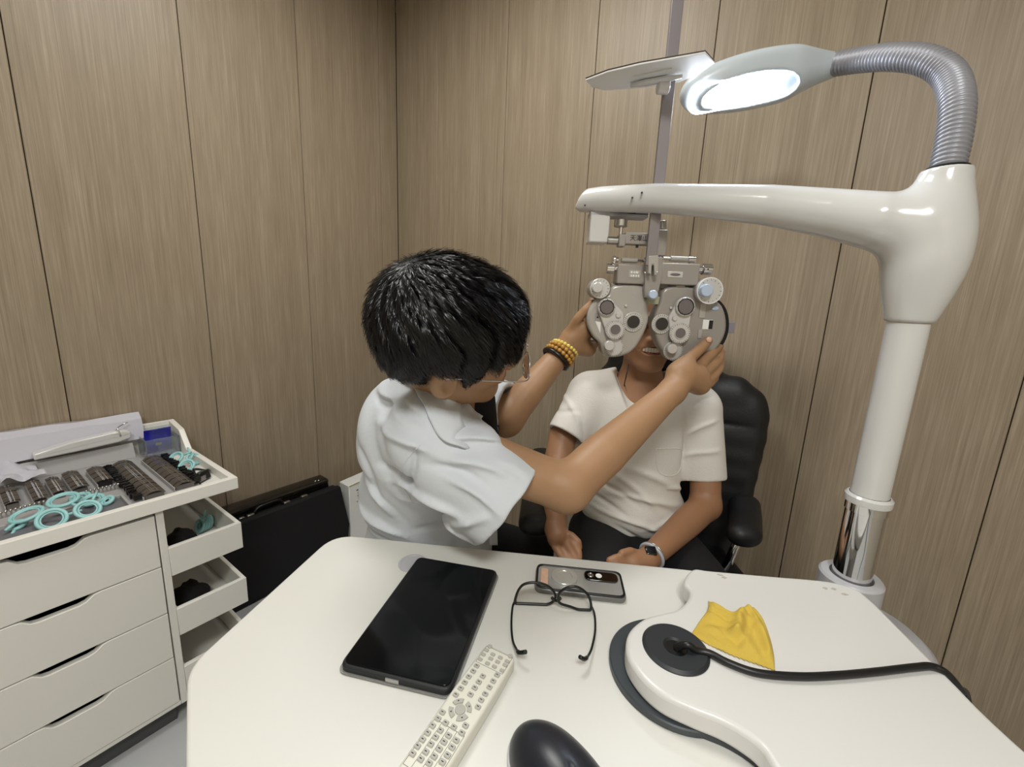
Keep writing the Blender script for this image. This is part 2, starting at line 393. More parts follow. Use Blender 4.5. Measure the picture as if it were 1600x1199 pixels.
def field_obj(name, F, m, parent=None, smooth=1, org=None):
    V, Q = F.mesh(smooth); root = parent
    while root is not None and root.parent is not None: root = root.parent
    if root is not None: Mi = np.array(FR[root.name]); V = V @ Mi[:3, :3].T + Mi[:3, 3]
    if org is not None: V = V - np.array(org)
    me = bpy.data.meshes.new(name); me.vertices.add(len(V)); me.vertices.foreach_set('co', V.astype(np.float32).ravel())
    me.loops.add(Q.size); me.loops.foreach_set('vertex_index', Q.astype(np.int32).ravel()); me.polygons.add(len(Q))
    me.polygons.foreach_set('loop_start', np.arange(0, Q.size, 4, dtype=np.int32)); me.update(calc_edges=True); me.validate(); me.shade_smooth(); me.materials.append(m)
    o = bpy.data.objects.new(name, me); C.objects.link(o)
    if parent is not None: o.parent = parent
    if org is not None: o.location = org
    return o
# ------------------------------------------------------------------ the room
DR = Vector((0.8155, -0.5788, 0.0)); DL = Vector((-0.5788, -0.8155, 0.0)); YAW = 0.6172255564707865
PW = .40; COR = Vector((-0.6379, 2.3204, 0)); RL, RR = 3.3, 3.3
def panel_wall(name, d, nrm, first, length):
    ang = math.atan2(d.y, d.x)
    g = G().bb((0, .018 if nrm > 0 else -.10, 0), (length, .10 if nrm > 0 else -.018, CEIL))
    wall = mesh_obj(name, g.v, g.f, M_groove, 0); wall.location = COR; wall.rotation_euler = (0, 0, ang); wall['kind'] = 'structure'
    x = 0; nxt = first; k = 0; full = None
    while x < length - .01:
        nxt = min(nxt, length); wd = nxt - x
        if full is not None and abs(wd - PW) < 1e-4:
            q = full.copy(); C.objects.link(q); q.location = (x, 0, 0)
        else:
            lo, hi = (0, .0185) if nrm > 0 else (-.0185, 0)
            q = part('panel', G().bb((.0012, lo, 0), (wd - .0012, hi, CEIL)), M_wood, None, bevel=.0012, smooth=0, seg=1)
            q.location = (x, 0, 0)
            if abs(wd - PW) < 1e-4: full = q
        q.parent = wall; x = nxt; nxt = x + PW; k += 1
    return wall
# outer side of a wall: for the left wall the room lies towards +DR, for the right wall towards +DL
panel_wall('wall_left', DL, -1, 0.1016, RL)
panel_wall('wall_right', DR, +1, 0.2902, RR)
def room_pt(a, b): return COR + DL * a + DR * b
def quadslab(name, m, z0, z1):
    g = G(); P = [room_pt(-.1, -.1), room_pt(RL + .1, -.1), room_pt(RL + .1, RR + .1), room_pt(-.1, RR + .1)]
    g.prism([(q.x, q.y) for q in P], z0, z1); return tag(mesh_obj(name, g.v, g.f, m, 0), kind='structure')
quadslab('floor', M_floor, -.1, 0); quadslab('ceiling', M_ceil, CEIL, CEIL + .1)
for nm, a, b, dd in (('wall_back', room_pt(RL, 0), room_pt(RL, RR), DL), ('wall_near', room_pt(0, RR), room_pt(RL, RR), DR)):
    g = G(); P = [a, b, b + dd * .1, a + dd * .1]; g.prism([(q.x, q.y) for q in P], 0, CEIL); tag(mesh_obj(nm, g.v, g.f, M_plain, 0), kind='structure')
for i, (lx, ly) in enumerate(((-.35, 1.0), (.0, -.85))):  # the second panel is an added housing for the fill lamp
    t = thing('ceiling_light', ('square white ceiling light panel above the desk', 'square white fill light panel added behind the camera')[i], 'lamp', (lx, ly, CEIL - .06))
    part('frame', G().bb((lx - .31, ly - .31, CEIL - .06), (lx + .31, ly + .31, CEIL - .0005)), M_lacq, t, bevel=.004)
    part('diffuser', G().bb((lx - .28, ly - .28, CEIL - .066), (lx + .28, ly + .28, CEIL - .0605)), mat('diffuser_glow%d' % i, '#ffffff', .5, emit='#fff3dd', estr=3), t)

# ------------------------------------------------------------------ desk
desk = thing('exam_desk', 'white angular examination desk with rounded corners in the foreground', 'desk', (0.05, .4, 0))
poly = rounded([(-.3475, .766), (.36, .697), (.535, .66), (.53, .3), (.38, -.02), (-.1, .06), (-.316, .337), (-.402, .45)], [.05, .03, .06, .02, .05, .05, .05, .03], 8)
part('desktop', G().prism(poly, .733, .76), M_desk, desk, bevel=.004, seg=3)
part('pedestal', G().prism(rrect(.26, .34, .04), .03, .7325, Matrix.Translation((.1, .33, 0))), M_lacqg, desk, bevel=.004)
part('foot', G().prism(rrect(.5, .5, .06), 0, .03, Matrix.Translation((.1, .33, 0))), M_lacqg, desk, bevel=.006)
gx, gy, _ = (-0.1674, 0.681, 0.76)
part('cable_grommet', G().ring((gx, gy, .7603), (0, 0, 1), .026, .021, .0018).cyl((gx, gy, .7603), (gx, gy, .7611), .021), M_lacqg, desk, label='round grey cable grommet cover')

st = thing('instrument_slab', 'raised white wavy-edged instrument shelf on the right half of the desk', 'shelf', (.35, .4, .7605))
sl = [Vector((*q[:2], 0)) for q in [(0.2949, 0.609, 0.8), (0.3235, 0.6424, 0.8), (0.3537, 0.641, 0.8), (0.4482, 0.6336, 0.8), (0.5409, 0.6263, 0.8), (0.5759, 0.6094, 0.8), (0.5808, 0.5814, 0.8), (0.5749, 0.5321, 0.8), (0.563, 0.4468, 0.8), (0.5536, 0.3638, 0.8)]]
sl2 = [Vector((*q[:2], 0)) for q in [(0.2754, 0.3302, 0.8), (0.2729, 0.35, 0.8), (0.2608, 0.3644, 0.8), (0.2429, 0.3768, 0.8), (0.2186, 0.3874, 0.8), (0.1892, 0.4038, 0.8), (0.1706, 0.429, 0.8), (0.1633, 0.4605, 0.8), (0.1741, 0.495, 0.8), (0.2026, 0.5224, 0.8), (0.2347, 0.5355, 0.8), (0.2599, 0.5447, 0.8), (0.284, 0.5665, 0.8), (0.2955, 0.5875, 0.8)]]
pl = spline(sl + [Vector((.56, .2, 0)), Vector((.52, .0, 0)), Vector((.40, -.02, 0)), Vector((.31, .1, 0)), Vector((.285, .24, 0))] + sl2, 5, True)
part('shelf_top', G().prism([(q.x, q.y) for q in pl], .7705, .8), M_slab, st, bevel=.006, seg=4, smooth=60)
ins = [Vector((.40 + (q.x - .40) * .93, .4 + (q.y - .4) * .95, 0)) for q in pl]
part('shelf_base', G().prism([(q.x, q.y) for q in ins],   .7606, .7706), M_dgrey, st, smooth=60)
part('swivel_ring', G().cyl((.234, .472, .7604), (.234, .472, .7704), .0865, n=64, bev=.0015), M_dgrey, st, label='dark grey swivel ring under the shelf')
g = G(); cx_, cy_ = .229, .470
g.lathe([(.0001, .8005), (.013, .8005), (.0155, .8035), (.038, .8045), (.0418, .8015), (.0418, .8)], (cx_, cy_, 0), (0, 0, 1), 48)
part('cable_cap', g, M_dgrey2, st, label='round charcoal cable cap with a central hole')
part('cable_socket', G().cyl((cx_, cy_, .8006), (cx_, cy_, .8012), .0128), M_blk, st)
g = G()
for q in [(0.364, 0.6281, 0.8), (0.3673, 0.6217, 0.8), (0.5381, 0.604, 0.8), (0.5251, 0.6047, 0.8), (0.547, 0.5925, 0.8)]:
    a = random.random() * 3; g.prism([(q[0] + math.cos(t + a) * .006 * random.uniform(.4, 1), q[1] + math.sin(t + a) * .004 * random.uniform(.4, 1)) for t in [i * .7 for i in range(9)]], .8001, .8004)
part('stain', g, M_stain, st, label='grey dried water marks', smooth=0)

cp = spline([(cx_, cy_, .8015), (cx_ + .012, cy_ - .006, .812)] + [(0.2544, 0.4625, 0.8055), (0.2691, 0.4583, 0.8055), (0.2869, 0.4447, 0.8055), (0.316, 0.4324, 0.8055), (0.3652, 0.4299, 0.8055), (0.4151, 0.4341, 0.8055), (0.4687, 0.4416, 0.8055), (0.5251, 0.4508, 0.8055)] + [(0.5489, 0.4534, 0.805), (0.5643, 0.4496, 0.8), (0.5958, 0.4554, 0.77), (0.647, 0.4821, 0.72)] + [(.615, .41, .62), (.62, .40, .4), (.62, .39, .1), (.64, .38, .015), (.9, .5, .008)], 10)
solo('power_cable', G().tube(cp, .0046, 12), M_cable, 'black power cable running from the round cap across the white shelf', 'cable', smooth=180)

# yellow cloth
def cloth_yellow():
    L_ = spline([(0.314, 0.5618, 0.803), (0.3042, 0.5424, 0.803), (0.2865, 0.5236, 0.803), (0.2727, 0.5084, 0.803), (0.2595, 0.494, 0.803)], 8)
    R_ = spline([(0.378, 0.5519, 0.803), (0.3791, 0.5338, 0.803), (0.3717, 0.5057, 0.803), (0.3587, 0.4724, 0.803), (0.3423, 0.4416, 0.803)], 8)
    top = [(0.314, 0.5618, 0.803), (0.3254, 0.5489, 0.803), (0.3419, 0.5381, 0.803), (0.3636, 0.5484, 0.803), (0.378, 0.5519, 0.803)]
    bot = [(0.2595, 0.494, 0.803), (0.2766, 0.4776, 0.803), (0.2966, 0.4632, 0.803), (0.3212, 0.4508, 0.803), (0.3423, 0.4416, 0.803)]
    top = spline(top, 10); bot = spline(bot, 10); nu, nv = 40, 32; V = []; F = []
    rid = [((.0, .10), (.50, .22), .07, .007), ((.02, .24), (.5, .34), .05, .010), ((.05, .36), (.45, .46), .045, .006), ((.58, .12), (.52, .62), .09, .013), ((.74, .10), (.92, .80), .07, .010), ((.60, .2), (.78, .5), .05, .006), ((.50, .60), (.78, .92), .07, .005), ((.2, .62), (.45, .8), .06, .004), ((.70, .55), (.62, .85), .05, .004)]
    for j in range(nv + 1):
        v = j / nv; l = L_[round(v * (len(L_) - 1))]; r = R_[round(v * (len(R_) - 1))]
        for i in range(nu + 1):
            u = i / nu; t_ = top[round(u * (len(top) - 1))]; b_ = bot[round(u * (len(bot) - 1))]
            q = l * (1 - u) + r * u + t_ * (1 - v) + b_ * v - (top[0] * (1 - u) * (1 - v) + top[-1] * u * (1 - v) + bot[0] * (1 - u) * v + bot[-1] * u * v)
            if v > .98: q = q + Vector((0, (.0012 if i % 2 else -.0012), 0))
            z = .8012 + .003 * (mnoise.noise(Vector((u * 6, v * 6, 2))) + .6)
            for a, b, wd, A in rid:
                a = Vector(a); b = Vector(b); p = Vector((u, v)); t = max(0, min(1, (p - a).dot(b - a) / (b - a).length_squared)); z += A * math.exp(-((p - a - (b - a) * t).length / wd) ** 2)
            e = min(u, 1 - u, v, 1 - v); z = .8012 + (z - .8012) * min(1, .25 + e * 7)
            V.append((q.x, q.y, max(z, .8012)))
    for j in range(nv):
        for i in range(nu): a = j * (nu + 1) + i; F.append((a, a + 1, a + nu + 2, a + nu + 1))
    g = G().add(V, F); o = solo('cleaning_cloth', g, M_yel, 'crumpled bright yellow microfibre cloth with a zigzag edge on the white shelf', 'cloth', smooth=180)
    m = o.modifiers.new('thick', 'SOLIDIFY'); m.thickness = .0008; m.offset = 1
cloth_yellow()

# ------------------------------------------------------------------ tablet
def frame2d(TL, TR, BR, BL):
    c = sum((Vector(q) for q in (TL, TR, BR, BL)), Vector()) / 4; x = (Vector(TR) - Vector(TL) + Vector(BR) - Vector(BL)); wd = x.length / 2; ang = math.atan2(x.y, x.x)
    y = (Vector(TL) - Vector(BL) + Vector(TR) - Vector(BR)); return c, wd, y.length / 2, ang
c, wd, ht, ang = frame2d(*[(-0.1684, 0.6902, 0.774), (-0.0127, 0.6558, 0.774), (-0.0574, 0.4226, 0.774), (-0.1976, 0.4492, 0.774)])
tb = thing('tablet', 'large black tablet with a dark screen lying on the desk', 'tablet', (c.x, c.y, .7605), ang)
part('case', G().prism(rrect(wd, ht, .012), 0, .011), M_tabc, tb, bevel=.003, local=True)
part('screen', G().prism(rrect(wd - .006, ht - .008, .010), .0112, .0128), M_tab, tb, bevel=.0006, local=True)
part('port', G().box((-.001, -ht / 2 - .0002, .006), (.018, .0016, .005)), M_steel, tb, local=True)
part('bumper', G().prism(rrect(wd + .006, ht + .006, .014), -.0003, .002), M_clear, tb, bevel=.0006, local=True, label='thin translucent case rim')

# ------------------------------------------------------------------ phone
c, wd, ht, ang = frame2d(*[(0.0582, 0.6828, 0.772), (0.2107, 0.6654, 0.772), (0.2011, 0.598, 0.772), (0.0514, 0.6102, 0.772)])
ph = thing('smartphone', 'smartphone face down in a black-rimmed clear case with a round ring stand', 'phone', (c.x, c.y, .7605), ang)
part('bumper', G().prism(rrect(wd, ht, .013), 0, .0095), M_clear, ph, bevel=.003, local=True, label='clear bumper case')
part('back_panel', G().prism(rrect(wd - .010, ht - .010, .011), .0095, .0105), mat('phone_silver', '#b9bab8', .12, .5, var=.1, vscale=20), ph, local=True)
g = G(); o_ = rrect(wd - .003, ht - .003, .0125, 6); i_ = rrect(wd - .010, ht - .010, .0105, 6); n = len(o_)
g.add([(x, y, .0094) for x, y in o_] + [(x, y, .0122) for x, y in o_] + [(x, y, .0122) for x, y in i_] + [(x, y, .0094) for x, y in i_], [(k * n + i, k * n + (i + 1) % n, ((k + 1) % 4) * n + (i + 1) % n, ((k + 1) % 4) * n + i) for k in range(4) for i in range(n)])
part('rim', g, M_blk, ph, bevel=.0008, local=True, label='glossy black case rim')
part('camera_bar', G().prism(rrect(.058, .025, .011), .0105, .0135, Matrix.Translation((.038, .013, 0))), M_lensd, ph, bevel=.001, local=True)
for x in (.020, .034): part('camera_lens', G().ring((x, .013, .0135), (0, 0, 1), .0055, .004, .001).cyl((x, .013, .0134), (x, .013, .0138), .0039), M_steel if x < .03 else M_white, ph, local=True)
part('ring_stand', G().ring((-.026, .002, .0105), (0, 0, 1), .0225, .0135, .0045, 48).cyl((-.026, .002, .0105), (-.026, .002, .0138), .0135), mat('ring_silver', '#c9c9c4', .25, .5), ph, local=True, label='silver round magnetic ring stand')
part('sticker', G().prism(rrect(.012, .045, .003), .0105, .0109, Matrix.Translation((-.060, 0, 0))), mat('peach_patch', '#d9b49a', .4, var=.25, vscale=150), ph, local=True, label='peach coloured patch at the end of the case')

# ------------------------------------------------------------------ eyeglasses on the desk (lying upside down)
gl = thing('eyeglasses', 'black-framed eyeglasses lying open upside down between phone and remote', 'glasses', ((0.0814, 0.5701, 0.76)[0], (0.0814, 0.5701, 0.76)[1], .7605))
def rim3(pts, Z): return [Vector(q) for q in pts]
RIM = [[(0.0211, 0.586, 0.7612), (0.0214, 0.586, 0.7788), (0.0288, 0.586, 0.7953), (0.0417, 0.586, 0.8017), (0.059, 0.586, 0.8013), (0.0747, 0.586, 0.794), (0.0837, 0.586, 0.7794), (0.0783, 0.586, 0.7675), (0.0642, 0.586, 0.7622), (0.0418, 0.586, 0.7587)],
       [(0.087, 0.578, 0.779), (0.0892, 0.578, 0.7929), (0.1016, 0.578, 0.8026), (0.1166, 0.578, 0.8033), (0.1315, 0.578, 0.7926), (0.1388, 0.578, 0.7769), (0.1388, 0.578, 0.763), (0.1247, 0.578, 0.7623), (0.106, 0.578, 0.7684), (0.0925, 0.578, 0.7724)]]
for k in (0, 1):
    rp = spline(RIM[k], 6, True)
    rp = [Vector((q.x, q.y, max(q.z, .7635))) for q in rp]
    r_ = part('rim', G().tube(rp, .0021, 8, True), M_blk, gl, smooth=180)
    cc = sum(rp, Vector()) / len(rp); g = G(); g.v = [q for q in rp] + [cc]; g.f = [(i, (i + 1) % len(rp), len(rp)) for i in range(len(rp))]
    part('lens', g, M_glass, gl, smooth=180, label='clear lens')
part('bridge', G().tube(spline([(0.0776, 0.585, 0.7776), (0.0818, 0.584, 0.774), (0.0866, 0.581, 0.7755), (0.091, 0.579, 0.7819)], 5), .0024, 8), M_blk, gl, smooth=180)
for k, P in enumerate(([(0.0208, 0.586, 0.7694), (0.0159, 0.5763, 0.7655), (0.0142, 0.5398, 0.766), (0.0162, 0.5078, 0.768), (0.0206, 0.4895, 0.772), (0.0246, 0.4761, 0.778), (0.0335, 0.4704, 0.785)],
                       [(0.139, 0.578, 0.7735), (0.1437, 0.5671, 0.7655), (0.1385, 0.5342, 0.766), (0.1292, 0.5047, 0.768), (0.1209, 0.4851, 0.772), (0.112, 0.4703, 0.778), (0.104, 0.4659, 0.785)])):
    pp = spline(P, 6); n = len(pp); part('temple', G().tube(pp, [.0016 + (.0012 if i > n * .75 else 0) for i in range(n)], 8), M_blk, gl, smooth=180)

# ------------------------------------------------------------------ remote control
P4 = [(-0.0174, 0.4888, 0.78), (0.0177, 0.4656, 0.78), (-0.0441, 0.3337, 0.78), (-0.0991, 0.3328, 0.78)]
a = (Vector(P4[0]) + Vector(P4[1])) / 2; b_ = (Vector(P4[3]) + Vector(P4[2])) / 2; ax = (a - b_).normalized(); ang = math.atan2(ax.y, ax.x) - PI / 2
rc = thing('remote_control', 'long white remote control covered in grey buttons beside the tablet', 'remote', (a.x, a.y, .7605), ang)
RW = .044; RLn = .215
rpoly = rounded([(-RW / 2, 0), (RW / 2, 0), (RW / 2 + .002, -.05), (RW / 2, -RLn), (-RW / 2, -RLn), (-RW / 2 - .002, -.05)], [.006, .006, .03, .008, .008, .03])
part('body', G().prism([(x, y) for x, y in rpoly], .0, .0195), M_rem, rc, bevel=.0035, seg=3, local=True)
Fi = FR[rc.name]
def rl(q): v = Fi @ Vector(q); return v
cells = [(-0.019, 0.4748, 0.7805), (-0.0228, 0.4678, 0.7805), (-0.0263, 0.4602, 0.7805), (-0.0102, 0.4685, 0.7805), (-0.0126, 0.4617, 0.7805), (-0.0163, 0.4543, 0.7805), (-0.0002, 0.464, 0.7805), (-0.0034, 0.4573, 0.7805), (-0.0072, 0.45, 0.7805), (0.0089, 0.4587, 0.7805), (0.0063, 0.453, 0.7805), (0.0028, 0.4447, 0.7805)]
cells2 = [(-0.0298, 0.45, 0.7805), (-0.0335, 0.442, 0.7805), (-0.0383, 0.434, 0.7805), (-0.0422, 0.4258, 0.7805), (-0.0461, 0.4178, 0.7805), (-0.0509, 0.4094, 0.7805), (-0.021, 0.4355, 0.7805), (-0.0251, 0.4273, 0.7805), (-0.0293, 0.4193, 0.7805), (-0.0335, 0.4104, 0.7805), (-0.0032, 0.4379, 0.7805), (-0.0077, 0.4293, 0.7805), (-0.0117, 0.4208, 0.7805), (-0.0162, 0.4119, 0.7805), (-0.0204, 0.4041, 0.7805), (-0.0234, 0.3955, 0.7805), (-0.0629, 0.3875, 0.7805), (-0.0665, 0.3801, 0.7805), (-0.0573, 0.3757, 0.7805), (-0.0477, 0.3715, 0.7805), (-0.0351, 0.3737, 0.7805), (-0.0382, 0.3656, 0.7805), (-0.071, 0.3722, 0.7805), (-0.0748, 0.3643, 0.7805), (-0.0787, 0.3573, 0.7805), (-0.0825, 0.3505, 0.7805), (-0.0858, 0.3429, 0.7805), (-0.0617, 0.3675, 0.7805), (-0.0655, 0.3603, 0.7805), (-0.0691, 0.3529, 0.7805), (-0.0727, 0.3452, 0.7805), (-0.0764, 0.3382, 0.7805), (-0.0519, 0.3623, 0.7805), (-0.0557, 0.3556, 0.7805), (-0.0594, 0.3485, 0.7805), (-0.0633, 0.3412, 0.7805), (-0.0671, 0.3346, 0.7805), (-0.0431, 0.3577, 0.7805), (-0.0465, 0.3506, 0.7805), (-0.05, 0.3428, 0.7805), (-0.054, 0.3361, 0.7805)]
btn = None
for kk, (lst, w_, h_) in enumerate(((cells, .0062, .0045), (cells2, .0068, .0056))):
    btn = None
    for q in lst:
        v = rl(q)
        if btn is None: btn = part('button', G().prism(rrect(w_, h_, .0014, 3), 0, .0018), M_rembtn, rc, bevel=.0005, local=True, seg=1); o = btn
        else: o = btn.copy(); C.objects.link(o)
        o.parent = rc; o.location = (v.x, v.y, .0195)
        if len(lst) > 20: 
            d_ = part('symbol', G().box((0, 0, .0019), (.0026, .0009, .0002)), M_mark, o, local=True, smooth=0)
for q in [(-0.0149, 0.4811, 0.7805), (0.013, 0.4671, 0.7805)]:
    v = rl(q); part('round_button', G().cyl((v.x, v.y, .0195), (v.x, v.y, .0212), .0032, n=20, bev=.0004), M_rembtn, rc, local=True)
v = rl((-0.0433, 0.3915, 0.7805))
part('centre_button', G().cyl((v.x, v.y, .0195), (v.x, v.y, .0213), .0062, n=24, bev=.0005), M_rembtn, rc, local=True)
for k in range(4):
    g = G(); a0 = k * PI / 2 + .22; n = 8; ri, ro = .0078, .0132
    pts = [(v.x + ro * math.cos(a0 + t * (PI / 2 - .44) / n), v.y + ro * math.sin(a0 + t * (PI / 2 - .44) / n)) for t in range(n + 1)] + [(v.x + ri * math.cos(a0 + t * (PI / 2 - .44) / n), v.y + ri * math.sin(a0 + t * (PI / 2 - .44) / n)) for t in range(n, -1, -1)]
    q = part('arrow_button', g.prism(pts, .0195, .0212), M_rembtn, rc, bevel=.0004, local=True, seg=1)
    aa = k * PI / 2 + PI / 4; cx2, cy2 = v.x + .0105 * math.cos(aa), v.y + .0105 * math.sin(aa)
    part('arrow_mark', G().prism([(cx2 + .0013 * math.cos(aa + j * 2 * PI / 3), cy2 + .0013 * math.sin(aa + j * 2 * PI / 3)) for j in range(3)], .0212, .0214), M_mark, q, local=True, smooth=0)
g = G()
for x0, y0, x1, y1 in ((-.0195, -.004, .0195, -.004), (-.0195, -.032, .0195, -.032), (-.0195, -.118, .0195, -.118), (-.0195, -.170, .0195, -.170)):
    g.box(((x0 + x1) / 2, (y0 + y1) / 2, .0196), (x1 - x0, .0004, .0003))
for x in (-.0195, -.010, 0, .010, .0195): g.box((x, -.144, .0196), (.0004, .052, .0003))
for x in (-.0195, .0195): g.box((x, -.018, .0196), (.0004, .028, .0003))
part('printed_frame', g, M_remline, rc, local=True, smooth=0)

# ------------------------------------------------------------------ mouse
mp_ = Vector((.066, .329, .7605)); mang = math.radians(-120)
ms = thing('computer_mouse', 'dark navy computer mouse at the front edge of the desk', 'mouse', tuple(mp_), 0)
ux = Vector((.62, -.78, 0)).normalized(); uy = Vector((0, 0, 1)).cross(ux)
F = Field((-.02, .22, .755), (.16, .41, .83), .0019, O=(mp_.x, mp_.y, .762), B=[list(ux), list(uy), (0, 0, 1)])
F.ell((-.006, 0, .004), (.062, .039, .038), k=.006).ell((.024, 0, .004), (.040, .034, .024), k=.02).cut((0, 0, .004), (0, 0, -1), .12, .002)
F.cap((.004, 0, .0425), (.058, 0, .028), .0012, k=.001, mode='sub')
F.cap((.024, -.002, .038), (.038, -.002, .034), .0055, k=.001, mode='sub')
field_obj('shell', F, M_mouse, ms, 1)
g = G().prism([(.067 * math.cos(t) - .002, .0425 * math.sin(t)) for t in [i * PI / 20 for i in range(40)]], 0, .0065, Matrix(((ux.x, uy.x, 0, mp_.x), (ux.y, uy.y, 0, mp_.y), (0, 0, 1, .7606), (0, 0, 0, 1))))
part('base', g, M_lacqg, ms, bevel=.001)
wc = mp_ + ux * .031 + Vector((0, 0, .0360)) - uy * .002
part('scroll_wheel', G().cyl(wc - uy * .0032, wc + uy * .0032, .0055, n=24, bev=.001), M_dgrey, ms)

# ------------------------------------------------------------------ drawer cabinet (local axes: x along the left wall towards the camera, y into the room)
CA = Vector((-0.9061, 0.9859, 0.0)); CAN = math.atan2(DL.y, DL.x)
cb = thing('drawer_cabinet', 'white drawer cabinet with notched handles and open side bins along the left wall', 'cabinet', tuple(CA), CAN)
Ln = .70; D = -.50
def P_(n, g, m=M_cab, par=cb, bev=.0012, lab=None): return part(n, g, m, par, bevel=bev, local=True, label=lab)
P_('side_panel', G().bb((-.013, D, .065), (.003, 0, .6655)))
P_('side_panel', G().bb((Ln - .016, D, .065), (Ln, 0, .6655)))
P_('back_panel', G().bb((.0035, D, .07), (Ln - .0165, D + .012, .665)))
P_('bottom_panel', G().bb((.0035, D + .0125, .065), (Ln - .0165, -.001, .077)))
P_('plinth', G().bb((.01, D + .02, 0), (Ln - .01, -.03, .0645)), M_plinth)
zs = [(.508, .654), (.3675, .5055), (.2265, .365), (.079, .224)]
for i, (z0, z1) in enumerate(zs):
    nt = .017
    out = [(.006, z0), (.006, z1), (.124, z1), (.135, z1 - .002), (.150, z1 - nt + .003), (.162, z1 - nt), (.226, z1 - nt), (.238, z1 - nt + .003), (.250, z1 - .002), (.262, z1), (Ln - .018, z1), (Ln - .018, z0)]
    M = Matrix(((1, 0, 0, 0), (0, 0, -1, 0), (0, 1, 0, 0), (0, 0, 0, 1)))
    dr = P_('drawer', G().prism(out, -.0005, .017, M), bev=.0015)
    P_('drawer_box', G().bb((.02, -.43, z0 + .01), (Ln - .03, -.0178, z0 + .02)).bb((.02, -.43, z0 + .01), (.03, -.0178, z1 - .04)), M_dark, dr, 0)
# top tray
TE = -.187
P_('top_board', G().bb((TE, D, .6695), (Ln, .010, .676)))
P_('front_rail', G().bb((TE, -.008, .6662), (Ln, .0115, .7005)), M_cabedge)
P_('side_rail', G().bb((TE, -.345, .6662), (TE + .016, -.0085, .7005)), M_cabedge)
M = Matrix(((0, 0, 1, TE), (1, 0, 0, 0), (0, 1, 0, 0), (0, 0, 0, 1)))
P_('end_upstand', G().prism([(-.3455, .6662), (-.3455, .7), (-.40, .758), (-.495, .772), (-.505, .772), (-.505, .6662)], 0, .016, M), M_cabedge)
P_('back_upstand', G().bb((TE + .0165, -.505, .6662), (Ln, -.491, .772)), M_cabedge)
# side bins
for i in range(4):
    z1 = .551 - i * .1868; z0 = z1 - .083; x0, x1 = -.189, -.0135
    bn = P_('bin', G().bb((x0, -.014, z0), (x1, 0, z1)), M_cab)
    P_('bin_side', G().bb((x0, -.42, z0), (x0 + .011, -.0145, z1)), M_cabedge, bn); P_('bin_floor', G().bb((x0 + .0115, -.42, z0), (x1, -.0145, z0 + .008)), M_cab, bn)
    P_('bin_side', G().bb((x1 - .006, -.42, z0 + .0085), (x1, -.0145, z1 - .002)), M_cab, bn)
    P_('bin_back', G().bb((x0, -.432, z0), (x1, -.4205, z1)), M_cab, bn)
def cl(name, label, cat, x, y, z, group=None):   # a thing standing on the cabinet
    q = CA + DL * x + DR * y; return thing(name, label, cat, (q.x, q.y, z), CAN, group)
def LW(x, y, z): q = CA + DL * x + DR * y; return Vector((q.x, q.y, z))
def conv(g): g.v = [LW(*q) for q in g.v]; return g     # cabinet axes -> world

# trial lens case
tl = cl('trial_lens_case', 'open grey trial lens case with rows of metal-rimmed lenses on the cabinet', 'lens case', .2, -.25, .6765)
part('tray_floor', conv(G().bb((-.10, -.455, .6765), (Ln - .02, -.012, .682))), M_caseg, tl, bevel=.001)
blocks = [[(-0.0659, -0.3673, 0.7), (-0.1008, -0.3472, 0.7), (-0.1037, -0.0593, 0.7), (-0.0524, -0.0543, 0.7)], [(0.0073, -0.3602, 0.7), (-0.0306, -0.3738, 0.7), (-0.0316, -0.0473, 0.7), (0.0104, -0.0482, 0.7)], [(0.0642, -0.3583, 0.7), (0.0343, -0.3703, 0.7), (0.0386, -0.2403, 0.7), (0.0649, -0.2175, 0.7)], [(0.1143, -0.3763, 0.7), (0.0865, -0.3679, 0.7), (0.0882, -0.2305, 0.7), (0.1132, -0.2101, 0.7)], [(0.1444, -0.3586, 0.7), (0.1268, -0.3457, 0.7), (0.1319, -0.2278, 0.7), (0.1512, -0.2186, 0.7)], [(0.1844, -0.3552, 0.7), (0.1656, -0.3614, 0.7), (0.1619, -0.2126, 0.7), (0.1823, -0.1948, 0.7)], [(0.228, -0.3718, 0.7), (0.2085, -0.3627, 0.7), (0.2082, -0.2274, 0.7), (0.2293, -0.2271, 0.7)]]
rim0 = None
def lens_row(b, kx):
    us = [q[0] for q in b]; vs_ = [q[1] for q in b]; u0 = (b[0][0] + b[3][0]) / 2; u1 = (b[1][0] + b[2][0]) / 2; v0 = (b[0][1] + b[1][1]) / 2; v1 = (b[2][1] + b[3][1]) / 2
    uc = (u0 + u1) / 2; r = min(.0205, abs(u1 - u0) / 2); n = int(abs(v1 - v0) / .0042); gm = G(); gb = G(); gc = G(); rz = .682 + .012
    for i in range(n):
        v = v0 + (v1 - v0) * (i + .5) / n; tgt = gb if (i % 9 == 4) else gm
        Rr = .032; zc = .702 - Rr + random.uniform(-.0006, .0006); am = math.asin(min(.95, (r + .003) / Rr))
        tgt.tube([(uc + Rr * math.sin(am * t), v, zc + Rr * math.cos(am * t)) for t in (-1, -.6, -.2, .2, .6, 1)], .0016, 5); tgt.box((uc, v, .6895), (2 * r, .0010, .012))
        hh = rz - .006 + r
        for du in (-.38, .12, .30): gc.box((uc + du * r, v, zc + math.sqrt(Rr * Rr - (du * r) ** 2) + .0012), (.0016, .0038, .0022))  # added chrome boxes stand in for the highlights along the rims
    part('lens_row', conv(gm), M_rim, tl, smooth=60, kind='stuff'); part('lens_row', conv(gb), M_rimb, tl, smooth=60, kind='stuff', label='black-rimmed lenses'); part('lens_glint_row', conv(gc), M_chrome, tl, smooth=0, kind='stuff')
    return u0, u1, v0, v1
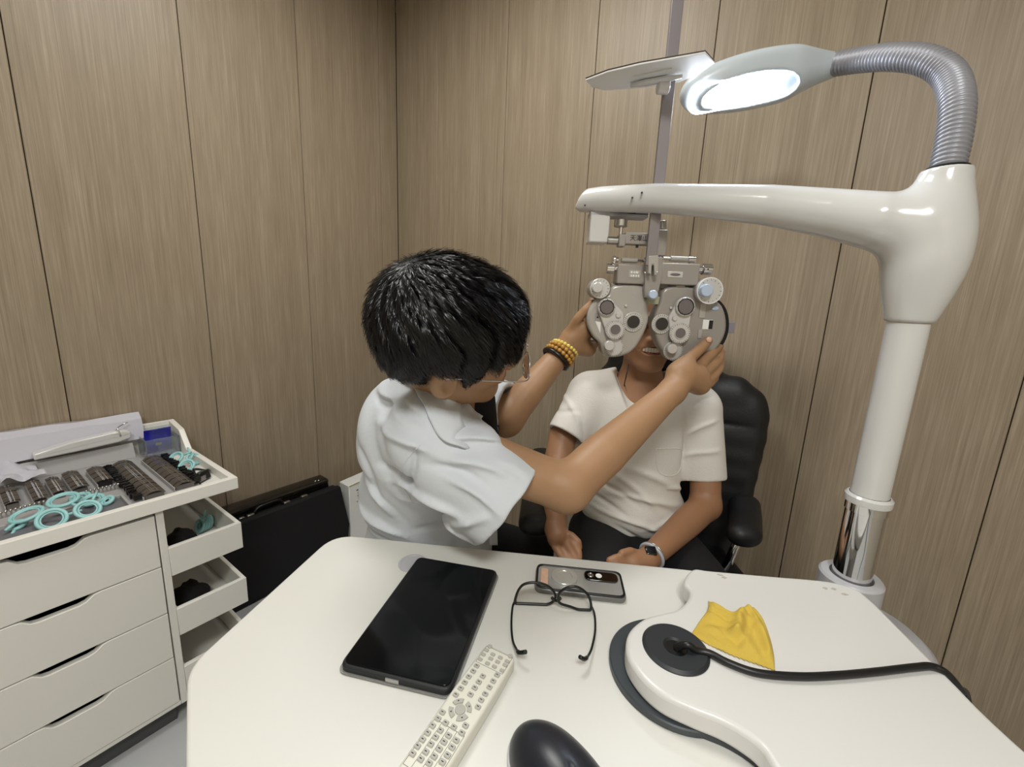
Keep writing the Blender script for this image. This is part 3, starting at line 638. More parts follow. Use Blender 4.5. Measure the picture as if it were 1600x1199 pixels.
for b in blocks:
    u0, u1, v0, v1 = lens_row(b, 0)
    part('divider', conv(G().bb((max(u0, u1) + .0015, min(v0, v1), .682), (max(u0, u1) + .0045, max(v0, v1), .693))), M_caseg, tl, bevel=.0008)
for b, nn in (([blocks[0][1], (blocks[0][1][0] - .022, blocks[0][1][1], .7), (blocks[0][2][0] - .022, blocks[0][2][1], .7), blocks[0][2]], 0), ([(blocks[1][0][0] + .026, blocks[1][0][1], .7), (blocks[1][0][0] + .003, blocks[1][0][1], .7), (blocks[1][3][0] + .003, blocks[1][3][1], .7), (blocks[1][3][0] + .026, blocks[1][3][1], .7)], 0)):
    g = G(); u = (b[0][0] + b[1][0]) / 2; v0, v1 = b[0][1], b[2][1]
    for i in range(34):
        v = v0 + (v1 - v0) * i / 34; g.box((u + random.uniform(-.002, .002), v, .69 + random.uniform(0, .006)), (.017, .004, .014)); g.box((u, v, .699 + random.uniform(-.002, .002)), (.006, .002, .004))
    part('prism_row', conv(g), M_rimb, tl, smooth=0, kind='stuff')
g = G()
for a, b in [[(0.2409, -0.1846, 0.695), (0.164, -0.1906, 0.695)], [(0.0956, -0.1886, 0.695), (0.0339, -0.1841, 0.695)]]:
    n = int(abs(b[0] - a[0]) / .0075)
    for i in range(n + 1):
        t = i / n; u, v = a[0] + (b[0] - a[0]) * t, a[1] + (b[1] - a[1]) * t; g.cyl((u, v, .682), (u, v, .694), .0016, n=8); g.ball((u, v, .6965), .0036, 8, 6)
part('lens_handle_row', conv(g), M_steel, tl, kind='stuff')
part('well_wall', conv(G().bb((.045, -.022, .682), (Ln - .03, -.014, .691)).bb((.045, -.118, .682), (Ln - .03, -.112, .691)).bb((.039, -.118, .682), (.045, -.014, .691))), M_caseg, tl, bevel=.001)
part('well_floor', conv(G().bb((.0455, -.1115, .682), (Ln - .031, -.0225, .6828))), M_caseg2, tl)
M = Matrix(((0, 0, 1, 0), (1, 0, 0, 0), (0, 1, 0, 0), (0, 0, 0, 1)))
part('lid', conv(G().prism([(-.438, .682), (-.434, .682), (-.452, .728), (-.456, .728)], -.06, Ln - .03, M)), M_caseg, tl, bevel=.001, label='slanted grey inside of the case lid')

# teal rings
def teal(lu, lv, z, R_, tilt, lab, hang=0, grp=None):
    g = G(); ax = (tilt[0], tilt[1], 1); g.torus((lu, lv, z), ax, R_, .0042, 36, 8); g.torus((lu, lv, z), ax, R_ - .006, .0018, 36, 6)
    B = rotmat(ax); hd = B @ Vector((math.cos(hang), math.sin(hang), 0)); c0 = Vector((lu, lv, z))
    g.tube([c0 + hd * (R_ + .001), c0 + hd * (R_ + .012), c0 + hd * (R_ + .026)], [.0028, .0035, .003], 8)
    return solo('trial_lens_ring', conv(g), M_teal, lab, 'lens ring', grp, smooth=180)
RG = [(0.2067, -0.1085, 0.705), (0.1445, -0.1259, 0.712), (0.174, -0.0584, 0.697), (0.1148, -0.0532, 0.7), (0.0962, -0.1207, 0.695), (0.0728, -0.0963, 0.692), (0.2237, -0.0974, 0.69), (0.1102, -0.1767, 0.69)]
labs = ['large teal lens ring lying flat at the front left of the lens case', 'large teal lens ring resting on top in the middle of the case well', 'teal lens ring standing on edge between the two large rings', 'teal lens ring leaning on edge at the right of the well', 'teal lens ring lying behind the rightmost leaning ring', 'small teal lens ring alone at the right end of the well', 'small teal lens ring at the front left corner of the well', 'teal lens ring tucked under the middle large ring']
for i, (q, lab) in enumerate(zip(RG, labs)):
    teal(q[0], q[1], q[2], (.0265, .0265, .024, .022, .021, .012, .012, .018)[i], ((.2, .1), (.1, .2), (.1, .9), (-.1, .8), (.1, .2), (.5, .3), (.3, .3), (.1, .1))[i], lab, i * 1.1, 'teal lens rings in the case well')
RG = [(-0.1249, -0.2829, 0.7), (-0.1237, -0.1869, 0.7), (-0.1619, -0.2512, 0.695)]
for i, (q, lab) in enumerate(zip(RG, ['teal lens ring leaning beside the rightmost lens row', 'teal lens ring propped nearest the black goggles', 'teal lens ring furthest right by the cabinet end rail'])):
    o = teal(q[0], q[1], q[2], .019, ((.8, .5), (.6, .7), (-.4, .9))[i], lab, 2 + i, 'teal lens rings by the end rail')
for i in range(4): teal(-.135 - .009 * i, -.17 - .004 * i, .50 - .001 * i, .019, (2.2 + .2 * i, .4), 'teal lens ring ' + ['at the back of four in the top side bin', 'second from the back of the row in the top side bin', 'third from the back of the row in the top side bin', 'at the front of four in the top side bin'][3 - i], i, 'teal lens rings in the top side bin')

# black goggles on the tray, black pouches in bins
gg = cl('black_goggles', 'black plastic occluder goggles in the right corner of the cabinet top', 'goggles', -.135, -.09, .6765)
q0 = Vector((-0.1352, -0.0967, 0.7))
part('shield', conv(G().prism(rrect(.040, .030, .010), 0, .026, Matrix.Translation((q0.x, q0.y, .6768)) @ Matrix.Rotation(.5, 4, 'Z') @ Matrix.Rotation(.3, 4, 'X'))), M_blk, gg, bevel=.003)
part('window', conv(G().prism(rrect(.022, .004, .002), 0, .014, Matrix.Translation((q0.x + .006, q0.y + .017, .682)) @ Matrix.Rotation(.5, 4, 'Z'))), M_lensm, gg, bevel=.001)
part('strap', conv(G().tube(spline([(q0.x - .018, q0.y - .015, .70), (q0.x - .03, q0.y - .05, .683), (q0.x - .012, q0.y - .10, .68), (q0.x + .02, q0.y - .05, .688)], 8), .0045, 8, flat=.5)), M_blk, gg, smooth=180)
part('arm', conv(G().tube([(q0.x + .018, q0.y - .01, .715), (q0.x + .022, q0.y + .02, .70), (q0.x + .019, q0.y + .038, .682)], .0025, 8)), M_blk, gg, smooth=180)
def lump(name, c, r, m, lab, cat, seed, col=None):
    g = G().ball((0, 0, 0), 1, 28, 16); out = []
    for q in g.v:
        n_ = 1 + .28 * mnoise.noise(q * 1.7 + Vector((seed, 0, 0))) + .10 * mnoise.noise(q * 4.5 + Vector((seed, 3, 0))); q = Vector((q.x * r[0] * n_, q.y * r[1] * n_, max(q.z * n_, -.75) * r[2])); out.append(Vector(c) + q)
    g.v = out; return solo(name, conv(g), m, lab, cat, smooth=180)
lump('black_pouch', (-.068, -.10, .505), (.036, .055, .034), M_black, 'crumpled black cloth pouch in the top side bin', 'pouch', 1)
lump('black_cloth', (-.075, -.11, .316), (.046, .07, .030), M_black, 'folded black cloth in the second side bin', 'cloth', 5)

# white instrument, wrapped box, tissue, acrylic holder with card, behind the lens case
a_, b_ = Vector((0.1576, -0.4434, 0.755)), Vector((-0.0552, -0.4472, 0.765))
wi = cl('handheld_instrument', 'long white handheld instrument lying on top of the lens case lid', 'instrument', (a_.x + b_.x) / 2, -.47, .73)
Lx = (a_ - b_).length; xs = (a_ - b_).normalized(); Mi = Matrix.Translation((a_ + b_) / 2) @ Matrix(((xs.x, -xs.y, 0), (xs.y, xs.x, 0), (xs.z, 0, 1))).to_4x4()
hp = [(Lx / 2, -.018), (Lx / 2, 0), (Lx * .15, .012), (-Lx * .40, .016), (-Lx / 2, .008), (-Lx / 2, -.014), (-Lx * .35, -.02), (Lx * .1, -.02)]
M2 = Mi @ Matrix(((1, 0, 0, 0), (0, 0, 1, 0), (0, 1, 0, 0), (0, 0, 0, 1)))
part('body', conv(G().prism(hp, -.016, .016, M2)), M_lacq, wi, bevel=.004, seg=3)
part('seam', conv(G().box((0, .0163, -.003), (Lx * .96, .0006, .0008))) if False else conv(G().add([Mi @ Vector(q) for q in [(-Lx * .48, .0165, .001), (Lx * .48, .0165, -.008), (Lx * .48, .0165, -.0088), (-Lx * .48, .0165, .0002)]], [(0, 1, 2, 3)])), M_lacqg, wi)
part('wrist_loop', conv(G().tube(spline([Mi @ Vector(q) for q in [(-Lx * .34, 0, .016), (-Lx * .36, .012, .022), (-Lx * .38, .018, .0), (-Lx * .36, .01, .024), (-Lx * .44, -.004, .030), (-Lx * .5, -.006, .034)]], 6), .0018, 8)), M_chrome, wi, smooth=180)
part('end_cap', conv(G().ball(Mi @ Vector((-Lx * .33, .004, .010)), (.035, .013, .008), 20, 10)), M_lacq, wi, smooth=180)
wb = cl('wrapped_box', 'flat white box in crinkled plastic wrap leaning against the wall behind the instrument', 'box', .2, -.52, .6765)
M = Matrix(((0, 0, 1, 0), (1, 0, 0, 0), (0, 1, 0, 0), (0, 0, 0, 1)))
g = G(); NN = 30; prof = [(-.489, .70), (-.462, .705), (-.474, .80), (-.486, .812), (-.49, .80)]
prof = [(-.487, .773), (-.458, .735), (-.476, .800), (-.500, .815), (-.545, .805), (-.545, .774)]
for i in range(NN + 1):
    u = -.095 + (Ln - .05 + .095) * i / NN
    for j, (v, z) in enumerate(prof): g.v.append(Vector((u, v + .004 * mnoise.noise(Vector((u * 14, j * 1.3, 0))), z + .007 * mnoise.noise(Vector((u * 11, j * 2.1, 4))))))
nP = len(prof)
for i in range(NN):
    for j in range(nP): g.f.append((i * nP + j, i * nP + (j + 1) % nP, (i + 1) * nP + (j + 1) % nP, (i + 1) * nP + j))
g.f += [tuple(range(nP)), tuple(NN * nP + j for j in range(nP))]
part('wrapping', conv(g), M_wrap, wb, smooth=30)
tq = Vector((0.2125, -0.4164, 0.72))
g = G(); n = 14
for j in range(n + 1):
    for i in range(n + 1):
        u, v = i / n, j / n; x = tq.x + .035 - (u) * .085 - v * .02; y = tq.y + (v - .5) * .12
        g.v.append(Vector((x, y, .712 + .018 * mnoise.noise(Vector((u * 3, v * 3, 9))) + .03 * (1 - v) * (1 - u * .6))))
for j in range(n):
    for i in range(n): a = j * (n + 1) + i; g.f.append((a, a + 1, a + n + 2, a + n + 1))
o = solo('paper_sheet', conv(g), M_wrap, 'creased white paper sheet at the left end of the lens case', 'paper', smooth=30)
sm = o.modifiers.new('thick', 'SOLIDIFY'); sm.thickness = .0008
ac = cl('acrylic_holder', 'clear acrylic card holder in the back right corner of the cabinet', 'holder', -.13, -.44, .6765)
x0, x1, y0, y1, zt = -.168, -.078, -.478, -.395, .742
for nm, lo, hi in (('front_pane', (x0, y1, .677), (x1, y1 + .003, zt)), ('back_pane', (x0, y0, .677), (x1, y0 + .003, zt + .02)), ('side_pane', (x0, y0 + .0032, .677), (x0 + .003, y1 - .0002, zt)), ('side_pane', (x1 - .003, y0 + .0032, .677), (x1, y1 - .0002, zt))):
    part(nm, conv(G().bb(lo, hi)), M_acr, ac, bevel=.0006)
part('base_pane', conv(G().bb((x0 + .0032, y0 + .0032, .677), (x1 - .0032, y1 - .0002, .680))), M_acr, ac)
cd = cl('violet_card', 'glossy blue and violet card standing in the acrylic holder', 'card', -.12, -.43, .681)
R1 = Matrix.Rotation(-.22, 3, 'X')
part('card_sheet', conv(G().box((-.120, -.43, .726), (.072, .002, .088), R1)), M_card, cd, bevel=.0004)
part('badge', conv(G().box((-.12, -.4285 + .002, .715), (.016, .0006, .01), R1)), mat('badge_gold', '#8d8f5a', .3, .4), cd)

# black attache case and the one behind it, on the floor by the wall
bc = cl('attache_case', 'flat black case with silver latches standing on the floor beside the cabinet', 'case', -.5, -.39, 0)
M = Matrix(((1, 0, 0, 0), (0, 0, 1, 0), (0, 1, 0, 0), (0, 0, 0, 1)))
part('front_shell', conv(G().prism([(-.215, .006), (-.745, .006), (-.768, .16), (-.730, .364), (-.215, .362)], -.378, -.35, M)), M_black, bc, bevel=.004)
part('rear_shell', conv(G().prism([(-.215, .006), (-.745, .006), (-.765, .16), (-.728, .358), (-.215, .356)], -.41, -.3795, M)), M_leather, bc, bevel=.006)
for x in (-.36, -.50, -.575): part('latch', conv(G().box((x, -.380, .366), (.026, .014, .009))), M_steel, bc, bevel=.002)
part('handle', conv(G().tube(spline([(-.375, -.392, .362), (-.395, -.392, .380), (-.43, -.392, .384), (-.475, -.392, .382), (-.49, -.392, .362)], 6), .006, 10)), M_blk, bc, smooth=180)
part('handle_mount', conv(G().box((-.33, -.385, .364), (.02, .012, .008))), M_steel, bc, bevel=.002)
bx = cl('glossy_black_box', 'glossy black box with rounded top against the wall behind the flat case', 'box', -.5, -.47, 0)
g = G(); prof = rounded([(-.415, 0), (-.415, .39), (-.50, .395), (-.50, 0)], [0, .02, .03, 0]); M = Matrix(((0, 0, 1, 0), (1, 0, 0, 0), (0, 1, 0, 0), (0, 0, 0, 1)))
part('shell', conv(g.prism(prof, -.715, -.22, M)), mat('piano_black', '#0c0a09', .14, coat=.6), bx, bevel=.012, seg=4)
part('stud', conv(G().ball((-.655, -.43, .393), .004).ball((-.668, -.425, .393), .004)), M_chrome, bx)
pb = cl('paper_bag', 'white printed paper bag on the floor between the black case and the white coat', 'bag', -.86, -.40, 0)
part('bag_body', conv(G().prism([(-.79, 0), (-.79, .335), (-.98, .35), (-.98, 0)], -.46, -.38, Matrix(((1, 0, 0, 0), (0, 0, 1, 0), (0, 1, 0, 0), (0, 0, 0, 1))))), M_white, pb, bevel=.004)
part('print', conv(G().box((-.835, -.379, .30), (.010, .001, .004)).box((-.845, -.379, .285), (.02, .001, .003)).box((-.84, -.379, .27), (.012, .001, .004)).box((-.85, -.379, .255), (.026, .001, .003)).box((-.835, -.379, .24), (.012, .001, .003))), M_mark, pb, smooth=0)
part('rim', conv(G().add([(-.79, -.378, .336), (-.98, -.378, .351), (-.98, -.378, .346), (-.79, -.378, .331)], [(0, 1, 2, 3)])), mat('bag_green', '#9fae3c', .6), pb, label='yellow-green edge of the bag')
# ------------------------------------------------------------------ examination unit: post, casting with arm, flexible lamp
PX, PY = .664, .715
eu = thing('examination_stand', 'white examination stand with a long arm and flexible lamp behind the right desk corner', 'stand', (PX, PY, 0))
part('base', G().prism(rrect(.34, .42, .08), 0, .05, Matrix.Translation((PX + .03, PY - .08, 0))), M_lacqg, eu, bevel=.012)
g = G().lathe([(.0001, .051), (.125, .051), (.125, .60), (.118, .635), (.10, .65), (.06, .655), (.052, .66), (.0001, .66)], (PX + .022, PY - .01, 0), (0, 0, 1), 48)
part('column_housing', g, M_lacqg, eu)
part('collar', G().lathe([(.033, .66), (.0505, .66), (.0505, .748), (.047, .752), (.0345, .752), (.033, .742), (.033, .66)], (PX, PY, 0), (0, 0, 1), 48), M_lacqg, eu)
part('chrome_sleeve', G().lathe([(.030, .665), (.0305, .745), (.0305, .885), (.0325, .886), (.0325, .902), (.030, .902)], (PX, PY, 0), (0, 0, 1), 48), M_chrome, eu)
part('sleeve_ring', G().lathe([(.0295, .9022), (.0350, .9022), (.0355, .906), (.0355, .914), (.032, .918), (.0295, .918)], (PX, PY, 0), (0, 0, 1), 48), M_lacq, eu)
part('pole', G().lathe([(.0001, .9182), (.0285, .9182), (.0285, 1.229), (.0001, 1.229)], (PX, PY, 0), (0, 0, 1), 40), M_lacq, eu)
F = Field((.10, .60, 1.18), (.78, 1.08, 1.50), .0036)
zj = [1.225, 1.25, 1.29, 1.33, 1.37, 1.41, 1.44, 1.475]; rj = [.0300, .0365, .0480, .0560, .0540, .0445, .0360, .0305]
zz = [zj[0] + (zj[-1] - zj[0]) * i / 40 for i in range(41)]; kk = np.interp(zz, zj, rj)
for _ in range(6): kk[1:-1] = (kk[:-2] + kk[1:-1] * 2 + kk[2:]) / 4
F.chain([(PX + .006 * i / 40, PY, z) for i, z in enumerate(zz)], list(kk), .01)
ar = [((0.6343, 0.73, 1.3877), .046), ((0.6011, 0.745, 1.395), .046), ((0.5521, 0.785, 1.4129), .0405), ((0.4681, 0.84, 1.435), .0355), ((0.3676, 0.89, 1.4499), .031), ((0.2786, 0.935, 1.4613), .0285), ((0.18, 0.98, 1.4649), .0265), ((0.1208, 1.01, 1.4624), .025)]
F.chain([q[0] for q in ar], [q[1] for q in ar], .032)
F.cut((PX, PY, 1.2305), (0, 0, -1), .1, .002); F.cut((PX, PY, 1.470), (0, 0, 1), .06, .002)
F.cut((0.1431, 1.0, 1.4733), (-.75, .4, .42), .07, .006); F.cut((0.1352, 1.0, 1.4432), (-.1, .0, -1), .10, .004)
field_obj('arm_casting', F, M_lacq, eu, 1)
part('arm_plate', G().prism(rrect(.055, .030, .004), -.004, .004, Matrix.Translation((0.2299, 0.985, 1.4426)) @ Matrix.Rotation(-.35, 4, 'Z')), M_dark, eu)
part('screw', G().cyl((0.2281, 0.905, 1.4538), (0.2407, 0.955, 1.4656), .002, n=10).cyl((0.2465, 0.905, 1.4642), (0.2602, 0.955, 1.4766), .002, n=10).cyl((0.1414, 0.96, 1.4472), (0.1458, 0.99, 1.4537), .002, n=10), M_dgrey, eu)
fl = spline([(PX + .006, PY, 1.472), (0.6786, 0.725, 1.5196), (0.6897, 0.745, 1.5782), (0.7085, 0.79, 1.6382), (0.7, 0.83, 1.6796), (0.6843, 0.88, 1.7102), (0.6691, 0.94, 1.7355), (0.6415, 1.0, 1.7537)], 60)
# resample evenly
ds = [0]
for i in range(1, len(fl)): ds.append(ds[-1] + (fl[i] - fl[i - 1]).length)
tot = ds[-1]; step = .0015; rp = []; j = 0; s = 0
while s < tot:
    while ds[j + 1] < s: j += 1
    rp.append(fl[j].lerp(fl[j + 1], (s - ds[j]) / (ds[j + 1] - ds[j] + 1e-9))); s += step
g = G().tube(rp, [.0195 + .0032 * (0.5 + .5 * math.cos(i * 2 * PI / 5)) for i in range(len(rp))], 20)
part('gooseneck', g, M_flex, eu, smooth=180, label='ribbed grey flexible lamp neck')
part('neck_seal', G().torus((PX + .006, PY, 1.4712), (0, 0, 1), .024, .0025, 32, 8), M_dark, eu, smooth=180)
LA = Vector((0.6496, 1.0, 1.754)); LB = Vector((0.3481, 1.02, 1.6956))
lx = (LB - LA).normalized(); ln_ = Vector((0, -.62, -.78)); ln_ = (ln_ - lx * ln_.dot(lx)).normalized(); ly_ = ln_.cross(lx)
LL = (LB - LA).length
F = Field(tuple(min(LA[i], LB[i]) - .09 for i in range(3)), tuple(max(LA[i], LB[i]) + .09 for i in range(3)), .0028, O=tuple(LA), B=[list(lx), list(ly_), list(ln_)])
F.cap((-.004, 0, 0), (.05, 0, 0), .021, .022, k=.01)
F.ell((.162, 0, .0), (.150, .058, .030), k=.03); F.cap((.10, 0, .004), (.268, 0, .004), .040, .034, k=.03)
F.ell((.180, 0, .036), (.098, .036, .016), k=.006, mode='sub')
field_obj('lamp_housing', F, mat('lamp_shell', '#c9d3da', .3, coat=.3), eu, 1)
MT = Matrix.Translation(LA) @ Matrix((lx, ly_, ln_)).transposed().to_4x4()
M_tube = mat('lamp_glow', '#ffffff', .4, emit='#e4efff', estr=42)
g = G().prism(rrect(.192, .064, .031, 8), .022, .031, MT @ Matrix.Translation((.207, 0, 0)))
part('lamp_diffuser', g, M_tube, eu, bevel=.003, label='glowing white lamp tube cover')
part('lamp_clip', G().box(MT @ Vector((.113, 0, .028)), (.004, .012, .006), MT.to_3x3()), M_lacqg, eu, bevel=.001)
part('screw', G().cyl(MT @ Vector((.055, .0, .020)), MT @ Vector((.055, .0, .0300)), .003, n=12), M_dgrey, eu)

# ------------------------------------------------------------------ phoropter
PO = Vector((0.3237, 1.0, 1.2375))
pr = thing('phoropter', 'grey metal phoropter with twin lens discs and dials held in front of the seated face', 'phoropter', (PO.x, PO.y, PO.z - .11))
YD = .985
def Q(q, dy=0): return Vector((q[0], q[1] + dy, q[2]))
NA = Vector((0, -1, 0))
def disc_face(name, pts, m, y0, y1, par, bev=.004, lab=None, par_m=None):   # outline in the upright plane, given thickness in depth
    M = Matrix(((1, 0, 0, 0), (0, 0, 1, 0), (0, 1, 0, 0), (0, 0, 0, 1)))
    return part(name, G().prism([(q[0], q[2]) for q in pts], y0, y1, M), m, par, bevel=bev, seg=3, label=lab)
SC = .00155
dL_ = [(0.2246, 0.985, 1.2832), (0.2884, 0.985, 1.2852), (0.2938, 0.985, 1.2656), (0.3058, 0.985, 1.2399), (0.3097, 0.985, 1.2025), (0.2957, 0.985, 1.1593), (0.282, 0.985, 1.1371), (0.2628, 0.985, 1.1237), (0.236, 0.985, 1.1175), (0.2128, 0.985, 1.1216), (0.2033, 0.985, 1.1475), (0.1841, 0.985, 1.1659), (0.171, 0.985, 1.1901), (0.1682, 0.985, 1.2122), (0.1743, 0.985, 1.2345), (0.1893, 0.985, 1.2548), (0.212, 0.985, 1.2622)]
dR_ = [(0.3406, 0.985, 1.2825), (0.408, 0.985, 1.2848), (0.4322, 0.985, 1.2719), (0.4683, 0.985, 1.2529), (0.4827, 0.985, 1.2328), (0.4905, 0.985, 1.208), (0.4909, 0.985, 1.1827), (0.4817, 0.985, 1.1567), (0.4635, 0.985, 1.1322), (0.4398, 0.985, 1.116), (0.4061, 0.985, 1.1091), (0.3729, 0.985, 1.1153), (0.3572, 0.985, 1.1298), (0.3383, 0.985, 1.1549), (0.3268, 0.985, 1.1821), (0.3226, 0.985, 1.201), (0.3235, 0.985, 1.222), (0.3313, 0.985, 1.2472)]
bk = [(0.4007, 1.01, 1.2689), (0.4434, 1.01, 1.2707), (0.4793, 1.01, 1.2595), (0.4998, 1.01, 1.237), (0.5094, 1.01, 1.2074), (0.5094, 1.01, 1.1771), (0.4989, 1.01, 1.1503), (0.4762, 1.01, 1.1228), (0.4473, 1.01, 1.1071), (0.4146, 1.01, 1.1202)]
bkl = [(0.1802, 1.01, 1.2434), (0.2112, 1.01, 1.2558), (0.2419, 1.01, 1.2189), (0.2502, 1.01, 1.127), (0.2116, 1.01, 1.1418), (0.1842, 1.01, 1.1638), (0.1716, 1.01, 1.1863), (0.1686, 1.01, 1.2158)]
sp = lambda P, n=4: [tuple(q) for q in spline(P, n, True)]
disc_face('back_rim', sp(bk), M_blk, 1.000, 1.030, pr, .004, 'black rear rim of the right disc')
disc_face('back_rim', sp(bkl), M_blk, 1.000, 1.030, pr, .004, 'black rear rim of the left disc')
BL = disc_face('lens_battery', sp(dL_, 3), M_phorL, .976, 1.022, pr, .006); BR = disc_face('lens_battery', sp(dR_, 3), M_phor, .976, 1.022, pr, .006)
def up(q, y): return Vector((q[0], y, q[2]))
def dial(par, q, ro, y, h=.006, knob=None, kr=0, kh=.012, km=None, lens=None, marks=24, mr=None, m=M_dial, name='dial'):
    c = up(q, y); d = part(name, G().cyl(c, c + NA * h, ro, n=40, bev=.0012), m, par)
    if marks:
        g = G(); r = mr or ro * .87
        for i in range(marks):
            a = 2 * PI * i / marks; L = .0034 if i % 3 == 0 else .0020
            g.box(c + NA * (h + .0001) + Vector((r * math.cos(a), 0, r * math.sin(a))), (L, .0003, .0010), Matrix.Rotation(-a, 3, 'Y'))
        part('scale_marks', g, M_mark, d, smooth=0)
    if lens:
        part('lens', G().cyl(c + NA * (h + .0002), c + NA * (h + .0006), lens[0], n=36), lens[1], d)
        part('lens_ring', G().ring(c + NA * (h + .0001), NA, lens[0] + .0018, lens[0], .0022, 36), M_phorL if lens[1] is M_lensd else M_blk if len(lens) > 2 else M_dial, d)
    if knob is not None:
        k = up(knob, y) + NA * h; part('knob', G().cyl(k, k + NA * kh, kr, n=32, bev=.0014), km or M_dial, d)
    return d
def hull(cs):   # convex hull outline of circles [(x, z, r)]
    P = [(x + r * math.cos(a), z + r * math.sin(a)) for x, z, r in cs for a in [i * PI / 14 for i in range(28)]]
    P = sorted(set(P)); lo = []; hi = []
    cr = lambda o, a, b: (a[0] - o[0]) * (b[1] - o[1]) - (a[1] - o[1]) * (b[0] - o[0])
    for p_ in P:
        while len(lo) > 1 and cr(lo[-2], lo[-1], p_) <= 0: lo.pop()
        lo.append(p_)
    for p_ in P[::-1]:
        while len(hi) > 1 and cr(hi[-2], hi[-1], p_) <= 0: hi.pop()
        hi.append(p_)
    return lo[:-1] + hi[:-1]
F0 = .976
l = {'top': (0.1892, 0.97, 1.2738), 'topk': (0.1809, 0.95, 1.2751), 'up': (0.2069, 0.96, 1.2329), 'btn': (0.2357, 0.96, 1.2159), 'mid': (0.231, 0.96, 1.1831), 'low': (0.2347, 0.965, 1.1431), 'lowk': (0.2206, 0.95, 1.1463), 'eye': (0.2736, 0.972, 1.2017), 'scr': (0.2532, 0.97, 1.2384)}
r = {'top': (0.4312, 0.955, 1.2784), 'topk': (0.4181, 0.935, 1.2784), 'up': (0.3841, 0.96, 1.2415), 'btn': (0.3647, 0.96, 1.2147), 'mid': (0.38, 0.96, 1.1814), 'low': (0.3734, 0.965, 1.1394), 'lowk': (0.3654, 0.95, 1.1451), 'eye': (0.3395, 0.972, 1.1999), 'scr': (0.3564, 0.97, 1.2377)}
Mup = Matrix(((1, 0, 0, 0), (0, 0, 1, 0), (0, 1, 0, 0), (0, 0, 0, 1)))
for s_, B_, k in ((l, BL, 1), (r, BR, 1.03)):
    u_, m_, b_, lo_ = s_['up'], s_['mid'], s_['btn'], s_['low']
    tr = part('turret_plate', G().prism(hull([(u_[0], u_[2], .0195), (b_[0], b_[2], .013), (m_[0], m_[2], .020)]), .966, .9758, Mup), M_dial, pr, bevel=.002)
    dial(tr, u_, .0195 if s_ is l else .0215, .966, .008, lens=(.0145 if s_ is l else .0165, M_lensm, 1), marks=12, name='lens_mount')
    dial(tr, m_, .0225 if s_ is l else .0240, .966, .005, lens=(.0115, M_lensm), marks=28, mr=.0195 if s_ is l else .021)
    part('small_button', G().cyl(up(b_, .966), up(b_, .961), .0058, n=24, bev=.001), M_dial, tr)
    dial(pr, lo_, .0225, .9758, .004, knob=s_['lowk'], kr=.0115, kh=.016, marks=30, mr=.0200)
    dial(pr, s_['eye'], .0230, .9758, .003, lens=(.0145, M_lensd), marks=28, mr=.0195, name='aperture_ring')
    part('screw', G().cyl(up(s_['scr'], .9758), up(s_['scr'], .971), .003, n=14, bev=.0005), M_dial, pr)
dial(pr, l['top'], .0225, .972, .010, knob=l['topk'], kr=.0115, kh=.014, marks=16, mr=.018)
part('dial_hub', G().cyl(up(l['top'], .9722), up(l['top'], 1.012), .0225, n=32, bev=.002), M_phor, pr)
dial(pr, r['top'], .0290, .962, .010, knob=r['topk'], kr=.0135, kh=.016, km=M_knob, marks=16, mr=.0235)
part('dial_rim', G().ring(up(r['top'], .9525), NA, .0292, .0272, .0012, 48), M_white, pr)
part('dial_hub', G().cyl(up(r['top'], .9622), up(r['top'], 1.012), .0285, n=32, bev=.002), M_phor, pr)
# windows on the discs
q = (0.1944, 0.975, 1.1883); part('scale_window', G().prism([(q[0] - .008, q[2] + .012), (q[0] + .005, q[2] + .010), (q[0] + .006, q[2] - .016)], .9752, .9757, Mup), M_white, BL, smooth=0)
q = (0.1911, 0.975, 1.2091); part('power_window', G().box(up(q, .9755), (.013, .0006, .018)), M_phor, BL); part('power_mark', G().box(up(q, .9750), (.004, .0004, .004)), M_mark, BL)
q = (0.4463, 0.975, 1.2031); part('power_window', G().box(up(q, .9752), (.023, .0012, .022)), M_white, BR, bevel=.0004); part('power_mark', G().box(up((q[0] + .007, 0, q[2]), .9743), (.009, .0006, .020)), M_mark, BR)
q = (0.4305, 0.975, 1.235); q2 = (0.4313, 0.975, 1.1809); part('slot_cover', G().box(up(q, .9750), (.014, .002, .035)).box(up(q2, .9750), (.009, .002, .020)), M_phorL, BR, bevel=.0006)
q = (0.459, 0.975, 1.2403); part('level_vial', G().ball(up(q, .976), (.009, .003, .005), 16, 8), M_knob, BR, smooth=180)
# brackets
a = (0.2269, 0.985, 1.3302); b = (0.2971, 0.985, 1.2869); c = (0.3287, 0.985, 1.3363); d = (0.4108, 0.985, 1.289)
brl = part('bracket_box', G().bb((a[0], .970, b[2]), (b[0] + .004, 1.01, a[2])), M_phor, pr, bevel=.0025)
brr = part('bracket_box', G().bb((c[0] - .004, .970, d[2]), (d[0], 1.01, c[2])), M_phor, pr, bevel=.0025)
q = (0.265, 0.969, 1.309); part('scale_window', G().box(up(q, .9695), (.026, .0012, .017)), M_phorL, brl, bevel=.0003)
g = G()
for i, (dx, dz, w_) in enumerate([(-.007, .0035, .004), (-.001, .0035, .003), (.005, .0035, .006), (-.007, -.004, .003), (-.002, -.004, .004), (.004, -.004, .003), (.009, -.004, .003)]): g.box(up((q[0] + dx, 0, q[2] + dz), .9686), (w_, .0004, .004))
part('scale_marks', g, M_white, brl, smooth=0)
q = (0.3562, 0.969, 1.3115); part('level_window', G().box(up(q, .9695), (.034, .0016, .013)), M_dial, brr, bevel=.0006); part('level_vial', G().ball(up(q, .9686), (.012, .0012, .0032), 16, 8), M_lensm, brr)
